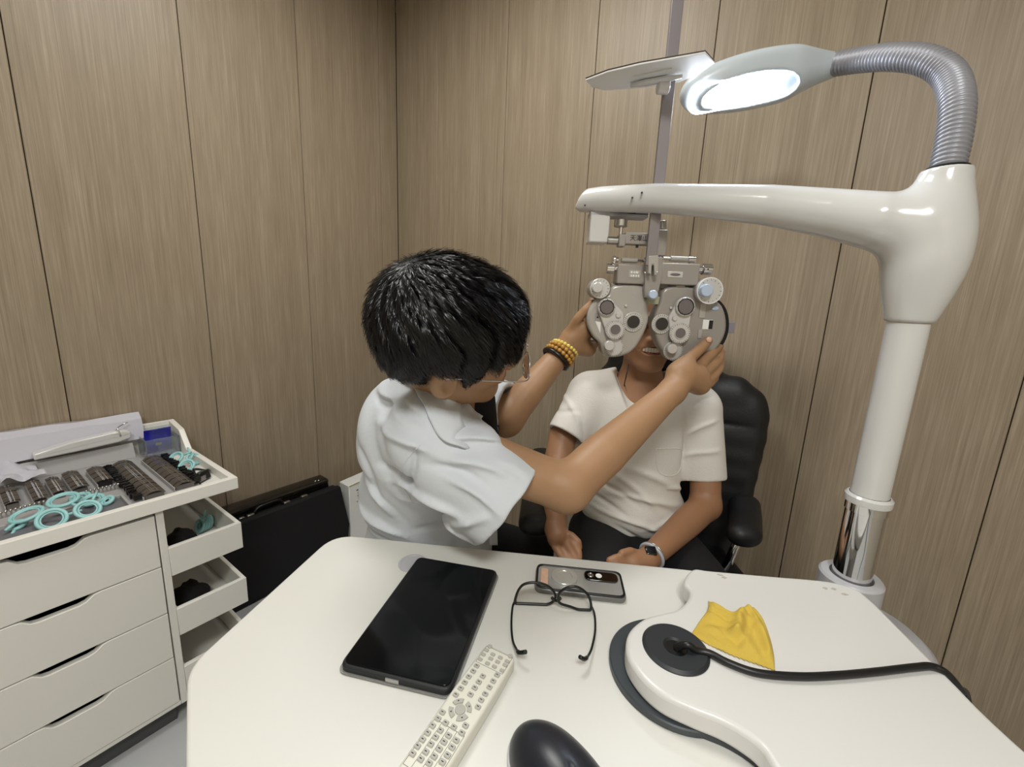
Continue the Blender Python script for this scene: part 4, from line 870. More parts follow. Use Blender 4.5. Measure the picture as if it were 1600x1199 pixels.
for n_, pa, pb, rr_, m in (('tube', (470, 48, 6.664, 0), (645, 40, 6.664, 0), .0085, M_phorL), ('shaft', (640, 42, 6.664, 0), (735, 40, 6.664, 0), .0045, M_dial)): pass
za = (0.2359, 0.985, 1.3396); zb = (0.2728, 0.985, 1.3416); zc = (0.2989, 0.985, 1.343)
part('cross_tube', G().cyl(za, (zb[0], .985, za[2]), .0058, n=24, bev=.001), M_phorL, pr); part('shaft', G().cyl((zb[0], .985, za[2]), (zc[0] + .02, .985, za[2]), .0032, n=16), M_chrome, pr)
zk = (0.2158, 0.985, 1.3401); part('star_knob', G().lathe([(.0001, 0), (.007, 0), (.0085, .002), (.0085, .006), (.006, .008), (.006, .013), (.0001, .013)], (zk[0], .985, za[2]), (1, 0, 0), 12), M_chrome, pr)
zd = (0.3299, 0.985, 1.3439); ze = (0.3463, 0.985, 1.345); zf = (0.3862, 0.985, 1.347); zg = (0.4047, 0.985, 1.3478)
part('shaft', G().cyl((zd[0] - .012, .985, zf[2]), (ze[0], .985, zf[2]), .0032, n=16), M_chrome, pr); part('cross_tube', G().cyl((ze[0], .985, zf[2]), (zf[0], .985, zf[2]), .0062, n=24, bev=.001), M_phorL, pr); part('end_cap', G().cyl((zf[0], .985, zf[2]), (zg[0], .985, zf[2]), .0066, n=24, bev=.001), M_chrome, pr)
def knurl(x0, x1, z, y, r_, m=M_chrome):
    g = G(); n = 28; g.lathe([(.0001, 0), (r_ * .75, 0), (r_ * .75, (x1 - x0) * .3), (r_ * .55, (x1 - x0) * .32), (r_, (x1 - x0) * .4), (r_, (x1 - x0) * .97), (r_ * .9, x1 - x0), (.0001, x1 - x0)], (x0, y, z), (1, 0, 0), n); k = part('side_knob', g, m, pr, smooth=30)
    part('set_screw', G().cyl((x0 + (x1 - x0) * .62, y - r_ - .0004, z - .001), (x0 + (x1 - x0) * .62, y - r_ + .001, z - .001), .0017, n=10), M_mark, k)
q = [(0.4088, 0.985, 1.3272), (0.4423, 0.985, 1.3286)]; knurl(q[0][0], q[1][0], q[0][2], .985, .0128)
q = [(0.2272, 0.985, 1.3203), (0.2044, 0.985, 1.3194)]; g = G(); g.lathe([(.0001, 0), (.007, 0), (.007, .005), (.0115, .007), (.0115, .0225), (.0001, .0235)], (q[0][0], .985, q[0][2]), (-1, 0, 0), 28); part('side_knob', g, M_chrome, pr, smooth=30)
# central bracket
cb_ = [(0.2837, 0.965, 1.346), (0.3207, 0.965, 1.3475), (0.3257, 0.965, 1.309), (0.319, 0.965, 1.2662), (0.3108, 0.965, 1.2542), (0.2918, 0.965, 1.2584), (0.288, 0.965, 1.2781), (0.2867, 0.965, 1.3074)]
disc_face('centre_bracket', cb_, M_phor, .960, .976, pr, .002)
cf = [(0.2837, 0.95, 1.3461), (0.305, 0.95, 1.3485), (0.3088, 0.95, 1.3075), (0.3005, 0.95, 1.3055), (0.2969, 0.95, 1.3293), (0.293, 0.95, 1.3291), (0.2937, 0.95, 1.3069), (0.2868, 0.95, 1.3098)]
disc_face('fork', cf, M_phorL, .940, .9598, pr, .0015)
q = (0.2864, 0.93, 1.2643); q2 = (0.3055, 0.96, 1.2636)
part('knob_collar', G().cyl(q2, (q2[0], .950, q2[2]), .0115, n=28, bev=.001), M_phorL, pr); part('centre_knob', G().cyl((q2[0] - .004, .9498, q2[2] + .001), (q2[0] - .006, .930, q2[2] + .001), .0092, n=28, bev=.0012), M_knob, pr)
for x_ in (548, 628):
    q = [(0.2797, 0.94, 1.3104), (0.3057, 0.94, 1.3115)][0 if x_ == 548 else 1]; part('screw', G().ball(q, .0026, 12, 8), M_chrome, pr, smooth=180)
q = (0.3191, 0.99, 1.2529); part('nose_block', G().box((q[0], .995, q[2]), (.036, .02, .018)), M_green, pr, bevel=.001)
g = G()
for x_ in [(0.2284, 0.985, 1.2812), (0.2729, 0.985, 1.283), (0.3448, 0.985, 1.286), (0.403, 0.985, 1.2884)]: g.box((x_[0], 1.0, x_[2]), (.016, .012, .012))
part('hanger', g, M_phor, pr, bevel=.001)
# suspension above
va = (0.3213, 0.99, 1.407); vb = (0.3275, 0.99, 1.3514)
part('vertical_block', G().box((va[0], .99, (va[2] + vb[2]) / 2), (.022, .03, va[2] - vb[2])), M_phor, pr, bevel=.002)
va = (0.3206, 0.99, 1.4277); vc = (0.3226, 0.99, 1.4103)
part('top_knob', G().cyl((vc[0], .99, vc[2]), (va[0], .99, va[2]), .010, n=20, bev=.001), M_steel, pr)
h0 = (0.2357, 0.975, 1.3973); h1 = (0.2983, 0.975, 1.372)
part('name_block', G().bb((h0[0], .965, h1[2]), (h1[0] + .012, .99, h0[2])), M_phor, pr, bevel=.002)
nb = (0.2663, 0.964, 1.3843)
def text_obj(name, txt, loc, size, m, par, ext=.0003):
    cu = bpy.data.curves.new(name, 'FONT'); cu.body = txt; cu.size = size; cu.align_x = 'CENTER'; cu.align_y = 'CENTER'; cu.extrude = ext; cu.resolution_u = 2
    o = bpy.data.objects.new(name, cu); C.objects.link(o); o.rotation_euler = (PI / 2, 0, 0); bpy.context.view_layer.update()
    me = bpy.data.meshes.new_from_object(o.evaluated_get(bpy.context.evaluated_depsgraph_get())); bpy.data.objects.remove(o); bpy.data.curves.remove(cu)
    me.materials.clear(); me.materials.append(m); o = bpy.data.objects.new(name, me); C.objects.link(o)
    F_ = FR[pr.name]; o.parent = par; o.location = F_ @ Vector(loc); o.rotation_euler = (PI / 2, 0, 0); return o
text_obj('lettering', '\u5929\u6fa4\u5c71', (nb[0], .9645, nb[2]), .0135, M_mark, pr)
part('pin', G().cyl((nb[0], .975, h1[2]), (nb[0], .975, h1[2] - .006), .003, n=12), M_dgrey, pr)
q = [(0.1983, 0.975, 1.3791), (0.2224, 0.975, 1.3801), (0.2373, 0.975, 1.3807), (0.227, 0.975, 1.393), (0.2259, 0.975, 1.4048), (0.2255, 0.975, 1.4087), (0.2242, 0.975, 1.4236)]
part('pivot_tube', G().cyl(q[0], (q[1][0], .975, q[0][2]), .0085, n=24, bev=.001), M_steel, pr)
part('pivot_block', G().box(((q[1][0] + q[2][0]) / 2, .975, q[0][2]), (q[2][0] - q[1][0], .024, .026)), M_phor, pr, bevel=.002)
part('pivot_stem', G().cyl((q[3][0], .975, q[0][2] + .012), (q[3][0], .975, q[5][2]), .0045, n=16), M_chrome, pr)
part('tension_knob', G().cyl((q[5][0], .975, q[5][2]), (q[5][0], .975, q[6][2]), .0145, n=20, bev=.001), M_steel, pr, smooth=30)
q = [(0.1583, 0.985, 1.433), (0.2017, 0.985, 1.3742), (0.1984, 0.985, 1.4314), (0.2868, 0.985, 1.4318), (0.2419, 0.985, 1.4473), (0.2834, 0.985, 1.4395)]
part('hanger_box', G().bb((q[0][0], .975, q[1][2]), (q[1][0], 1.025, q[0][2])), M_lacq, pr, bevel=.003, label='white hanger box')
part('hanger_arm', G().bb((q[0][0], .98, q[2][2]), (q[3][0], 1.02, q[2][2] + .010)), M_lacqg, pr, bevel=.002)
part('hanger_mount', G().bb((q[4][0], .98, q[5][2] - .004), (q[3][0], 1.015, q[4][2] + .012)), M_lacqg, pr, bevel=.002)
# vertical near-point rod
ra = (0.2908, 0.945, 1.3265); rb_ = (0.2762, 0.945, 1.7603); rc_ = (rb_[0] , .945, 1.92)
part('reading_rod', G().bb((ra[0] - .0115, .941, ra[2]), (ra[0] + .0115, .949, 2.02)), M_rod, pr, bevel=.001, label='flat steel reading rod standing upright')

# level tag at the right disc
q = (0.5223, 1.02, 1.1966)
solo('grey_tag', G().box(q, (.020, .004, .026)), M_tag, 'small grey tag sticking out at the right edge of the phoropter', 'tag', bevel=.001)

# reading card on the rod
top = [(0.117, 0.9, 1.6558), (0.1532, 0.87, 1.6603), (0.206, 0.85, 1.6661), (0.2591, 0.84, 1.6732), (0.3132, 0.83, 1.677)]
bot = [(0.3515, 0.88, 1.6831), (0.341, 0.93, 1.6903), (0.3165, 0.96, 1.6954), (0.2785, 0.97, 1.6903), (0.2198, 0.97, 1.6798), (0.1663, 0.965, 1.6708), (0.1358, 0.94, 1.6645)]
rd = thing('reading_card', 'white reading card seen from below clamped to the upright rod', 'card', (0.2731, 0.93, 1.6629))
ol = [Vector(q) for q in top + bot]; cc = sum(ol, Vector()) / len(ol)
nrm = Vector((0, 0, 0))
for i in range(len(ol)): nrm += (ol[i] - cc).cross(ol[(i + 1) % len(ol)] - cc)
nrm.normalize(); nrm = nrm if nrm.z > 0 else -nrm
ol = [q - nrm * (q - cc).dot(nrm) for q in ol]; n = len(ol)
g = G().add([q for q in ol] + [q + nrm * .003 for q in ol], [tuple(range(n)), tuple(range(n, 2 * n))[::-1]] + [(i, (i + 1) % n, n + (i + 1) % n, n + i) for i in range(n)])
part('card_sheet', g, M_white, rd, bevel=.0006); g2 = G().add([q + nrm * .0032 for q in ol] + [q + nrm * .005 for q in ol], g.f); part('card_backing', g2, mat('card_brown', '#3a2a26', .5), rd)
k1 = Vector((0.2103, 0.93, 1.6662)); k2 = Vector((0.3039, 0.91, 1.6806)); kc = Vector((0.2713, 0.925, 1.664))
pj_ = lambda q: q - nrm * ((q - cc).dot(nrm) + .006)
part('clamp_bar', G().tube([pj_(k1), pj_(k1.lerp(k2, .3)), pj_(k1.lerp(k2, .7)), pj_(k2)], [.005, .008, .008, .005], 12, flat=.7), M_lacq, rd, smooth=180)
part('clamp_hinge', G().cyl(kc + Vector((-.009, 0, 0)), kc + Vector((.014, 0, 0)), .012, n=24, bev=.002), M_lacq, rd)
part('card_slot', G().tube([pj_(Vector((0.2086, 0.9, 1.6636))) + nrm * .005, pj_(Vector((0.2743, 0.88, 1.6696))) + nrm * .005], .0012, 6), M_rem, rd)

# ------------------------------------------------------------------ patient's chair
ch = thing('office_chair', 'black leather swivel armchair behind the seated patient', 'chair', (.42, 1.2, 0))
F = Field((.12, 1.10, .42), (.92, 1.56, 1.34), .006)
bx_ = [(.52, 1.31, .62), (.50, 1.33, .78), (.50, 1.355, .95), (.47, 1.375, 1.07), (.455, 1.385, 1.2)]
def slab(F, c, w_, h_, t_, k):   # a padded slab: stacked horizontal capsules
    F.cap((c[0] - w_, c[1], c[2]), (c[0] + w_, c[1], c[2]), t_, k=k)
for z, x, w_, t_ in [(.50, .53, .15, .05), (.56, .53, .17, .05), (.62, .53, .185, .05), (.68, .53, .19, .05), (.74, .53, .195, .05), (.80, .53, .20, .05), (.86, .53, .205, .05), (.92, .53, .205, .05), (.965, .525, .20, .048), (1.0, .51, .175, .046), (1.04, .485, .12, .045), (1.08, .47, .105, .045), (1.12, .465, .105, .045), (1.16, .465, .10, .045), (1.20, .465, .09, .045)]:
    yb = lambda xx: 1.395 - (xx - .30) * .40 + (z - .8) * .06
    F.cap((x - w_, yb(x - w_), z), (x + w_, yb(x + w_), z), t_ * .9, k=.03)
F.foldxz((.36, 0, 1.03), (.60, 0, 1.045), .006, -.010); F.foldxz((.34, 0, .90), (.72, 0, .90), .006, -.008)
field_obj('backrest', F, M_leather, ch, 2)
F = Field((.10, .82, .36), (.86, 1.42, .56), .006)
for y in [.92 + .05 * i for i in range(8)]: F.cap((.26, y, .46), (.66, y, .46), .045, k=.03)
field_obj('seat', F, M_leather, ch, 2)
for lab, pts in (('right', [(.665, 1.27, .70), (.668, 1.18, .71), (.665, 1.08, .71), (.655, 1.00, .695)]), ('left', [(.115, 1.40, .70), (.105, 1.25, .70), (.085, 1.08, .70), (.075, .96, .69)])):
    if lab == 'right': pts = [(0.6877, 1.12, 0.6846), (0.6589, 1.06, 0.6725), (0.6203, 0.99, 0.6666)]
    F = Field(tuple(min(p[i] for p in pts) - .07 for i in range(3)), tuple(max(p[i] for p in pts) + .07 for i in range(3)), .004)
    for o_ in (-.018, 0, .018): F.chain([(p[0] + o_, p[1], p[2]) for p in pts], [.026] * len(pts), .02)
    field_obj('arm_pad', F, M_leather, ch, 2)
    e = pts[1]; sx_ = .60 if lab == 'right' else .22
    part('arm_bracket', G().tube([(e[0], e[1], e[2] - .02), (e[0] - (.02 if lab == 'right' else -.02), e[1] + .01, e[2] - .14), (e[0] - (.05 if lab == 'right' else -.06), e[1] + .01, .47), (sx_, e[1], .425)], .012, 10), M_chrome if lab == 'right' else M_dgrey, ch, smooth=180)
part('under_plate', G().bb((.36, 1.0, .39), (.58, 1.25, .412)), M_dgrey, ch, bevel=.004)
part('back_bar', G().tube([(.48, 1.2, .40), (.52, 1.30, .40), (.54, 1.34, .46), (.54, 1.33, .56)], .016, 10), M_dgrey, ch, smooth=180)
part('gas_lift', G().cyl((.47, 1.12, .08), (.47, 1.12, .39), .022, n=20), M_chrome, ch)
for i in range(5):
    a = i * 2 * PI / 5 + .4; ex, ey = .47 + .26 * math.cos(a), 1.12 + .26 * math.sin(a)
    lg = part('leg', G().tube([(.47, 1.12, .10), (.47 + .13 * math.cos(a), 1.12 + .13 * math.sin(a), .085), (ex, ey, .065)], [.022, .018, .014], 10), M_dgrey, ch, smooth=180)
    part('caster', G().cyl((ex - .012 * math.sin(a), ey + .012 * math.cos(a), .027), (ex + .012 * math.sin(a), ey - .012 * math.cos(a), .027), .027, n=18, bev=.004), M_blk, lg)

# ------------------------------------------------------------------ people
def nz3(v): v = np.array(v, float); return v / np.linalg.norm(v)
def hframe(Fd, Ud):
    Fd = nz3(Fd); U = np.array(Ud, float); U = nz3(U - Fd * (U @ Fd)); return np.array([Fd, np.cross(U, Fd), U])
def head(F, O, B, smile=False, s=1.0):
    F.frame(O, B); q = lambda *a: tuple(v * s for v in a)
    F.ell(q(-.012, 0, .035), q(.098, .077, .092), k=.02); F.ell(q(.035, 0, -.03), q(.060, .060, .080), k=.03)
    for y in (-1, 1):
        F.cap(q(.0, y * .050, -.058), q(.068, y * .018, -.100), .020 * s, .018 * s, k=.03)
        F.ell(q(.062, y * .034, -.028), q(.026, .024, .022), k=.02)
        F.ell(q(.098, y * .032, .002), q(.012, .017, .011), k=.012, mode='sub')
        F.cap(q(.086, y * .012, .018), q(.076, y * .045, .017), .010 * s, .008 * s, k=.012)
    F.ell(q(.074, 0, -.098), q(.022, .026, .018), k=.02)
    F.cap(q(.090, 0, .008), q(.110, 0, -.030), .007 * s, .010 * s, k=.012)
    for y in (-1, 1): F.ell(q(.100, y * .012, -.034), q(.010, .008, .007), k=.006)
    if smile:
        F.ell(q(.085, 0, -.062), q(.022, .036, .026), k=.02)
        F.ell(q(.106, 0, -.061), q(.020, .030, .0095), k=.004, mode='sub')
        for y in (-1, 1): F.cap(q(.100, y * .012, -.064), q(.088, y * .030, -.058), .006 * s, .004 * s, k=.002, mode='sub')
    else:
        F.ell(q(.090, 0, -.064), q(.016, .024, .012), k=.012); F.cap(q(.104, -.018, -.065), q(.104, .018, -.065), .0018 * s, k=.003, mode='sub')
    for y in (-1, 1):
        F.ell(q(-.010, y * .084, -.012), q(.021, .012, .034), k=.006); F.ell(q(.000, y * .094, -.008), q(.012, .009, .019), k=.003, mode='sub'); F.cap(q(-.012, y * .097, -.018), q(-.012, y * .097, .008), .0035 * s, .0035 * s, k=.003, mode='sub')
    F.frame()
def finger(F, pts, r, k=.004): F.chain(pts, [r * (1 - .09 * i) for i in range(len(pts))], k)

def drop(F, q, off=.0015):
    q = np.array([q], float); q00 = q[0, 1]; q[0, 1] -= .08
    for _ in range(120):
        d = F.sample(q)[0]
        if d < off: break
        q[0, 1] += max(d - off, .0004)
    return tuple(q[0]) if q[0, 1] < q00 + .12 else None
# ---- patient
pt = thing('person', 'person in a white v-neck t-shirt and black trousers sitting smiling behind the phoropter', 'person', (.36, 1.12, 0))
HP = np.array((.365, 1.165, 1.190)); HB = hframe((-.06, -1, -.02), (0, 0, 1))
F = Field((.02, .80, .56), (.70, 1.34, 1.36), .0032)
head(F, HP, HB, True)
F.cap((.368, 1.185, 1.14), (.375, 1.20, .99), .050, .056, k=.03); F.cap((.375, 1.20, 1.0), (.375, 1.20, .90), .070, .08, k=.03)
F.chain([(.23, 1.19, .975), (.52, 1.185, .955)], [.043, .043], .04)
RW_ = (0.1219, 0.935, 0.6942); LW_ = (0.3385, 0.895, 0.644); RE = (0.1327, 1.1, 0.7711); LE = (0.5545, 1.08, 0.6995)
F.chain([(.205, 1.18, .97), (.155, 1.16, .87), RE], [.040, .040, .038], .015); F.chain([RE, tuple(np.array(RE) * .65 + np.array(RW_) * .35), RW_], [.038, .036, .025], .015)
F.chain([(.555, 1.17, .95), (.56, 1.13, .83), LE], [.040, .042, .040], .015); F.chain([LE, tuple(np.array(LE) * .65 + np.array(LW_) * .35), LW_], [.040, .038, .026], .015)
# right hand resting on the thigh
hb = [(0.1215, 0.93, 0.6937), (0.1281, 0.925, 0.6799), (0.1475, 0.905, 0.6812)]
F.chain([RW_, (0.1269, 0.915, 0.6825)], [.026, .027], .01)
for a_ in [[(0.1163, 0.915, 0.6786), (0.1197, 0.895, 0.6693), (0.1302, 0.875, 0.6612), (0.1416, 0.865, 0.6519)], [(0.1283, 0.91, 0.6772), (0.1377, 0.89, 0.665), (0.148, 0.872, 0.6591), (0.1528, 0.86, 0.6526)], [(0.1414, 0.905, 0.6809), (0.1517, 0.885, 0.6723), (0.1608, 0.87, 0.6627), (0.1648, 0.862, 0.6535)], [(0.1518, 0.905, 0.6848), (0.1631, 0.885, 0.6811), (0.1709, 0.872, 0.6717), (0.1721, 0.866, 0.6626)]]: finger(F, a_, .0105)
finger(F, [(0.14, 0.925, 0.689), (0.1574, 0.905, 0.6934), (0.1708, 0.89, 0.6883), (0.1738, 0.885, 0.6783)], .0105)
# left hand folded towards it
for a_ in [[(0.3211, 0.89, 0.65), (0.2826, 0.875, 0.6617), (0.2567, 0.868, 0.6652), (0.2417, 0.865, 0.66)], [(0.32, 0.885, 0.6466), (0.2821, 0.87, 0.6535), (0.2561, 0.862, 0.6561), (0.2415, 0.86, 0.6502)], [(0.3192, 0.88, 0.6399), (0.2847, 0.865, 0.6438), (0.2592, 0.858, 0.6442), (0.2473, 0.856, 0.6401)], [(0.3187, 0.876, 0.6326), (0.2902, 0.86, 0.6343), (0.2685, 0.855, 0.6319)]]: finger(F, a_, .0105)
F.chain([LW_, (0.3035, 0.88, 0.6459)], [.026, .024], .01); finger(F, [(0.3236, 0.9, 0.6536), (0.2948, 0.885, 0.6723), (0.2726, 0.875, 0.6729)], .011)
# folds of the lip corners are left to the smile; torso core
F.ell((.375, 1.19, .84), (.12, .07, .15), k=.04); F.ell((.37, 1.18, .68), (.11, .07, .10), k=.04)
F_skin = F; pb_ = field_obj('body', F, M_skin2, pt, 1)
def hpt(O, B, *q): return tuple(np.array(O) + np.array(q) @ np.array(B))
g = G()
for i in range(8):
    y = (i - 3.5) * .0068; q = hpt(HP, HB, .1005 - abs(y) ** 2 * 9, y, -.0595 + abs(y) * .08); g.box(q, (.0064, .006, .0120))
part('teeth', g, M_teeth, pt, bevel=.0012)
g = G().tube(spline([hpt(HP, HB, .0995 - 9 * y * y, y, -.0490 + abs(y) * .10) for y in (-.031, -.016, 0, .016, .031)], 6), [.0012] + [.0024] * 23 + [.0012], 8); part('upper_lip', g, M_lip, pt, smooth=180)
g = G().tube(spline([hpt(HP, HB, .1005 - 12 * y * y, y, -.0710 + abs(y) * .42) for y in (-.031, -.016, 0, .016, .031)], 6), [.0014] + [.0034] * 23 + [.0014], 8); part('lower_lip', g, M_lip, pt, smooth=180)
def eyes(par, O, B, s=1):
    for y in (-1, 1):
        e = part('eye', G().ball(hpt(O, B, .082 * s, y * .032 * s, .001), .0125 * s, 18, 12), M_eye, par, smooth=180)
        part('iris', G().ball(hpt(O, B, .0895 * s, y * .032 * s, .001), .0058 * s, 14, 10), M_iris, e, smooth=180)
        part('eyebrow', G().tube(spline([hpt(O, B, .097 * s, y * .012 * s, .020 * s), hpt(O, B, .094 * s, y * .030 * s, .026 * s), hpt(O, B, .080 * s, y * .050 * s, .020 * s)], 5), [.0012 + .0016 * math.sin(PI * (i + 1) / 12) for i in range(11)], 6), M_hair, par, smooth=180)
eyes(pt, HP, HB)
def strands(F, V, N, seeds, whorl, count, length, width, name, par, stick=.0015, back=None, jitter=.25, dirf=None):
    idx = rng.choice(len(V), count); P = V[idx].copy(); L_ = length * rng.uniform(.6, 1.15, (count, 1)); steps = 6; pts = [P]
    lift = rng.uniform(-.0010, stick, (count, 1)); jit = rng.normal(0, jitter, (count, 3))
    for k in range(steps):
        n_ = F.grad(P); d = dirf(P) + jit; d -= n_ * (d * n_).sum(1, keepdims=True); d /= np.linalg.norm(d, axis=1, keepdims=True) + 1e-9
        P = P + d * L_ / steps; f = F.sample(P)[:, None]; P = P - F.grad(P) * np.clip(f - lift * (k + 1) / steps * 1.5, -.01, .01) * .85; pts.append(P)
    Pt = np.stack(pts, 1); n_ = np.stack([F.grad(Pt[:, k]) for k in range(steps + 1)], 1); T_ = np.gradient(Pt, axis=1); S = np.cross(T_, n_); S /= np.linalg.norm(S, axis=2, keepdims=True) + 1e-9
    wd_ = width * np.array([1, 1, .95, .85, .7, .45, .12])[None, :, None]
    Vv = np.stack([Pt - S * wd_, Pt + S * wd_ + n_ * .0002], 2).reshape(-1, 3); K = steps + 1
    b = (np.arange(count) * K * 2)[:, None] + (np.arange(steps) * 2)[None, :]; Q_ = np.stack([b, b + 1, b + 3, b + 2], -1).reshape(-1, 4)
    Mi_ = np.array(FR[par.name]) ; Vv = Vv @ Mi_[:3, :3].T + Mi_[:3, 3]
    me = bpy.data.meshes.new(name); me.vertices.add(len(Vv)); me.vertices.foreach_set('co', Vv.astype(np.float32).ravel()); me.loops.add(Q_.size); me.loops.foreach_set('vertex_index', Q_.astype(np.int32).ravel())
    me.polygons.add(len(Q_)); me.polygons.foreach_set('loop_start', np.arange(0, Q_.size, 4, dtype=np.int32)); me.update(calc_edges=True); me.shade_smooth(); me.materials.append(M_hair)
    o = bpy.data.objects.new(name, me); C.objects.link(o); o.parent = par; o['kind'] = 'stuff'; return o
F = Field(tuple(HP - .14), tuple(HP + .16), .004, O=HP, B=HB)
F.ell((-.02, 0, .045), (.103, .088, .098), k=.01); F.cap((-.05, -.06, .0), (-.05, .06, 0), .05, k=.03); F.ell((.10, 0, -.03), (.06, .065, .085), k=.01, mode='sub'); F.cut((0, 0, -.06), (0, 0, -1), .16)
field_obj('hair', F, M_hairb, pt, 1)
# t-shirt
F = Field((.02, .98, .54), (.72, 1.34, 1.10), .0038)
F.chain([(.235, 1.185, .985), (.375, 1.20, 1.005), (.525, 1.18, .965)], [.062, .070, .062], .05)
F.ell((.375, 1.175, .90), (.162, .108, .145), k=.05); F.ell((.372, 1.165, .76), (.148, .112, .13), k=.06); F.ell((.37, 1.145, .655), (.150, .125, .085), k=.05)
F.cap((.225, 1.185, .975), (0.1586, 1.13, 0.8677), .060, .056, k=.03, flat=False); F.cap((.545, 1.175, .95), (0.561, 1.12, 0.7583), .062, .060, k=.03)
for a_, b_, w_, A_ in [((0.2334, 1.05, 0.6815), (0.4774, 1.05, 0.6196), 0.006, 0.009), ((0.273, 1.05, 0.7305), (0.4947, 1.05, 0.6935), 0.007, 0.008), ((0.2186, 1.05, 0.7149), (0.3395, 1.05, 0.6711), 0.006, -0.006), ((0.3263, 1.05, 0.8069), (0.4619, 1.05, 0.7485), 0.01, 0.008), ((0.3685, 1.05, 0.6456), (0.5088, 1.05, 0.6789), 0.006, 0.008), ((0.1859, 1.09, 0.9583), (0.2001, 1.09, 0.8125), 0.007, -0.006), ((0.461, 1.09, 0.9703), (0.4797, 1.09, 0.7872), 0.007, -0.009), ((0.4858, 1.09, 0.8956), (0.5758, 1.09, 0.9395), 0.006, 0.006), ((0.4846, 1.09, 0.8345), (0.5838, 1.09, 0.8576), 0.006, 0.006), ((0.2853, 1.05, 0.7867), (0.4164, 1.05, 0.6899), 0.009, 0.007), ((0.2361, 1.05, 0.7568), (0.3623, 1.05, 0.7064), 0.006, -0.006), ((0.4264, 1.05, 0.7562), (0.5073, 1.05, 0.7318), 0.006, 0.006), ((0.4936, 1.09, 0.9717), (0.5585, 1.09, 1.0011), 0.005, -0.004), ((0.1426, 1.12, 0.9849), (0.1926, 1.12, 0.9044), 0.006, 0.005), ((0.1284, 1.12, 0.9294), (0.1892, 1.12, 0.9505), 0.005, -0.004), ((0.2883, 1.05, 0.6553), (0.3917, 1.05, 0.5921), 0.006, -0.006), ((0.397, 1.05, 0.708), (0.5094, 1.05, 0.6463), 0.006, -0.006)]: F.foldxz(a_, b_, w_, A_, 1.20, .06)
ca, cb2 = np.array((0.1586, 1.13, 0.8677)), np.array((0.561, 1.12, 0.7583))
for c_, s_ in ((ca, np.array((.225, 1.185, .975))), (cb2, np.array((.545, 1.175, .95)))):
    d_ = nz3(c_ - s_); F.cut(c_ - d_ * .002, d_, .085, .003)
    F.cap(c_ - d_ * .045, c_ + d_ * .03, .034, .056, k=.003, mode='sub')
F.cut((.37, 1.15, .595), (0, 0, -1), .3, .004)
F.frame(); F.cap((.375, 1.215, 1.12), (.372, 1.19, .99), .075, .062, k=.01, mode='sub')
nk = [(0.3324, 1.12, 1.0291), (0.3339, 1.09, 0.9648)]
F.cap((.362, 1.13, 1.06), (0.3362, 1.07, 0.9702), .086, .028, k=.01, mode='sub')
field_obj('t_shirt', F, M_tee, pt, 1)
pk = [(0.3935, 1.055, 0.8658), (0.4703, 1.07, 0.8582), (0.4767, 1.07, 0.8051), (0.4472, 1.06, 0.7877), (0.4037, 1.05, 0.8049)]
pv = [np.array(q) for q in pk]
gp = spline(pv + [pv[0]], 6); part('pocket_seam', G().tube([drop(F, q, .0006) or tuple(q) for q in gp], .0011, 6), M_tee, pt, smooth=180)
F_tee = F
nb_ = spline([(0.3025, 1.1, 1.0319), (0.3138, 1.08, 1.0017), (0.3372, 1.07, 0.9772), (0.3609, 1.065, 0.9621), (0.3948, 1.08, 0.9771), (0.4323, 1.1, 1.011)], 6)
cordp = spline([drop(F_skin, np.array(q), .0012) or tuple(q) for q in [(0.3134, 1.12, 1.0815), (0.3043, 1.1, 1.0494), (0.3179, 1.1, 1.0149), (0.3435, 1.1, 0.984), (0.3613, 1.1, 0.9633), (0.3836, 1.1, 0.9498), (0.4029, 1.1, 0.9651)]], 8)
# trousers
F = Field((.08, .60, .0), (.66, 1.34, .76), .006)
F.ell((.37, 1.15, .565), (.175, .14, .095), k=.04)
for x0, x1 in ((.28, .215), (.46, .50)):
    F.chain([(x0, 1.13, .565), ((x0 + x1) / 2, .93, .565), (x1, .75, .53)], [.085, .078, .06], .03); F.chain([(x1, .75, .53), (x1 + .01, .76, .3), (x1 + .01, .78, .09)], [.06, .052, .042], .02)
field_obj('trousers', F, M_black, pt, 2)
for x1 in (.225, .51):
    F = Field((x1 - .07, .58, 0.001), (x1 + .07, .86, .13), .005); F.chain([(x1, .80, .045), (x1, .72, .04), (x1, .64, .032)], [.042, .040, .032], .02); F.cap((x1, .79, .05), (x1, .785, .10), .036, .034); F.cut((x1, .72, .004), (0, 0, -1), .2, .002)
    field_obj('shoe', F, M_dgrey, pt, 1)
# wrist band and cord
wp = np.array(LW_); wd2 = nz3(np.array(LE) - wp)
wt = thing('smartwatch', 'grey smartwatch band on the left wrist of the patient at the desk edge', 'watch', tuple(wp))
part('band', G().torus(tuple(wp + wd2 * .022), tuple(wd2), .0300, .0042, 32, 10), M_lacqg, wt, smooth=180); part('band_edge', G().torus(tuple(wp + wd2 * .028), tuple(wd2), .0312, .0018, 32, 8), M_steel, wt, smooth=180)
part('dial_plate', G().box(tuple(wp + wd2 * .022 + np.array((-.01, -.018, .024))), (.026, .022, .008), Matrix.Rotation(.5, 3, 'X')), M_lensd, wt, bevel=.002)
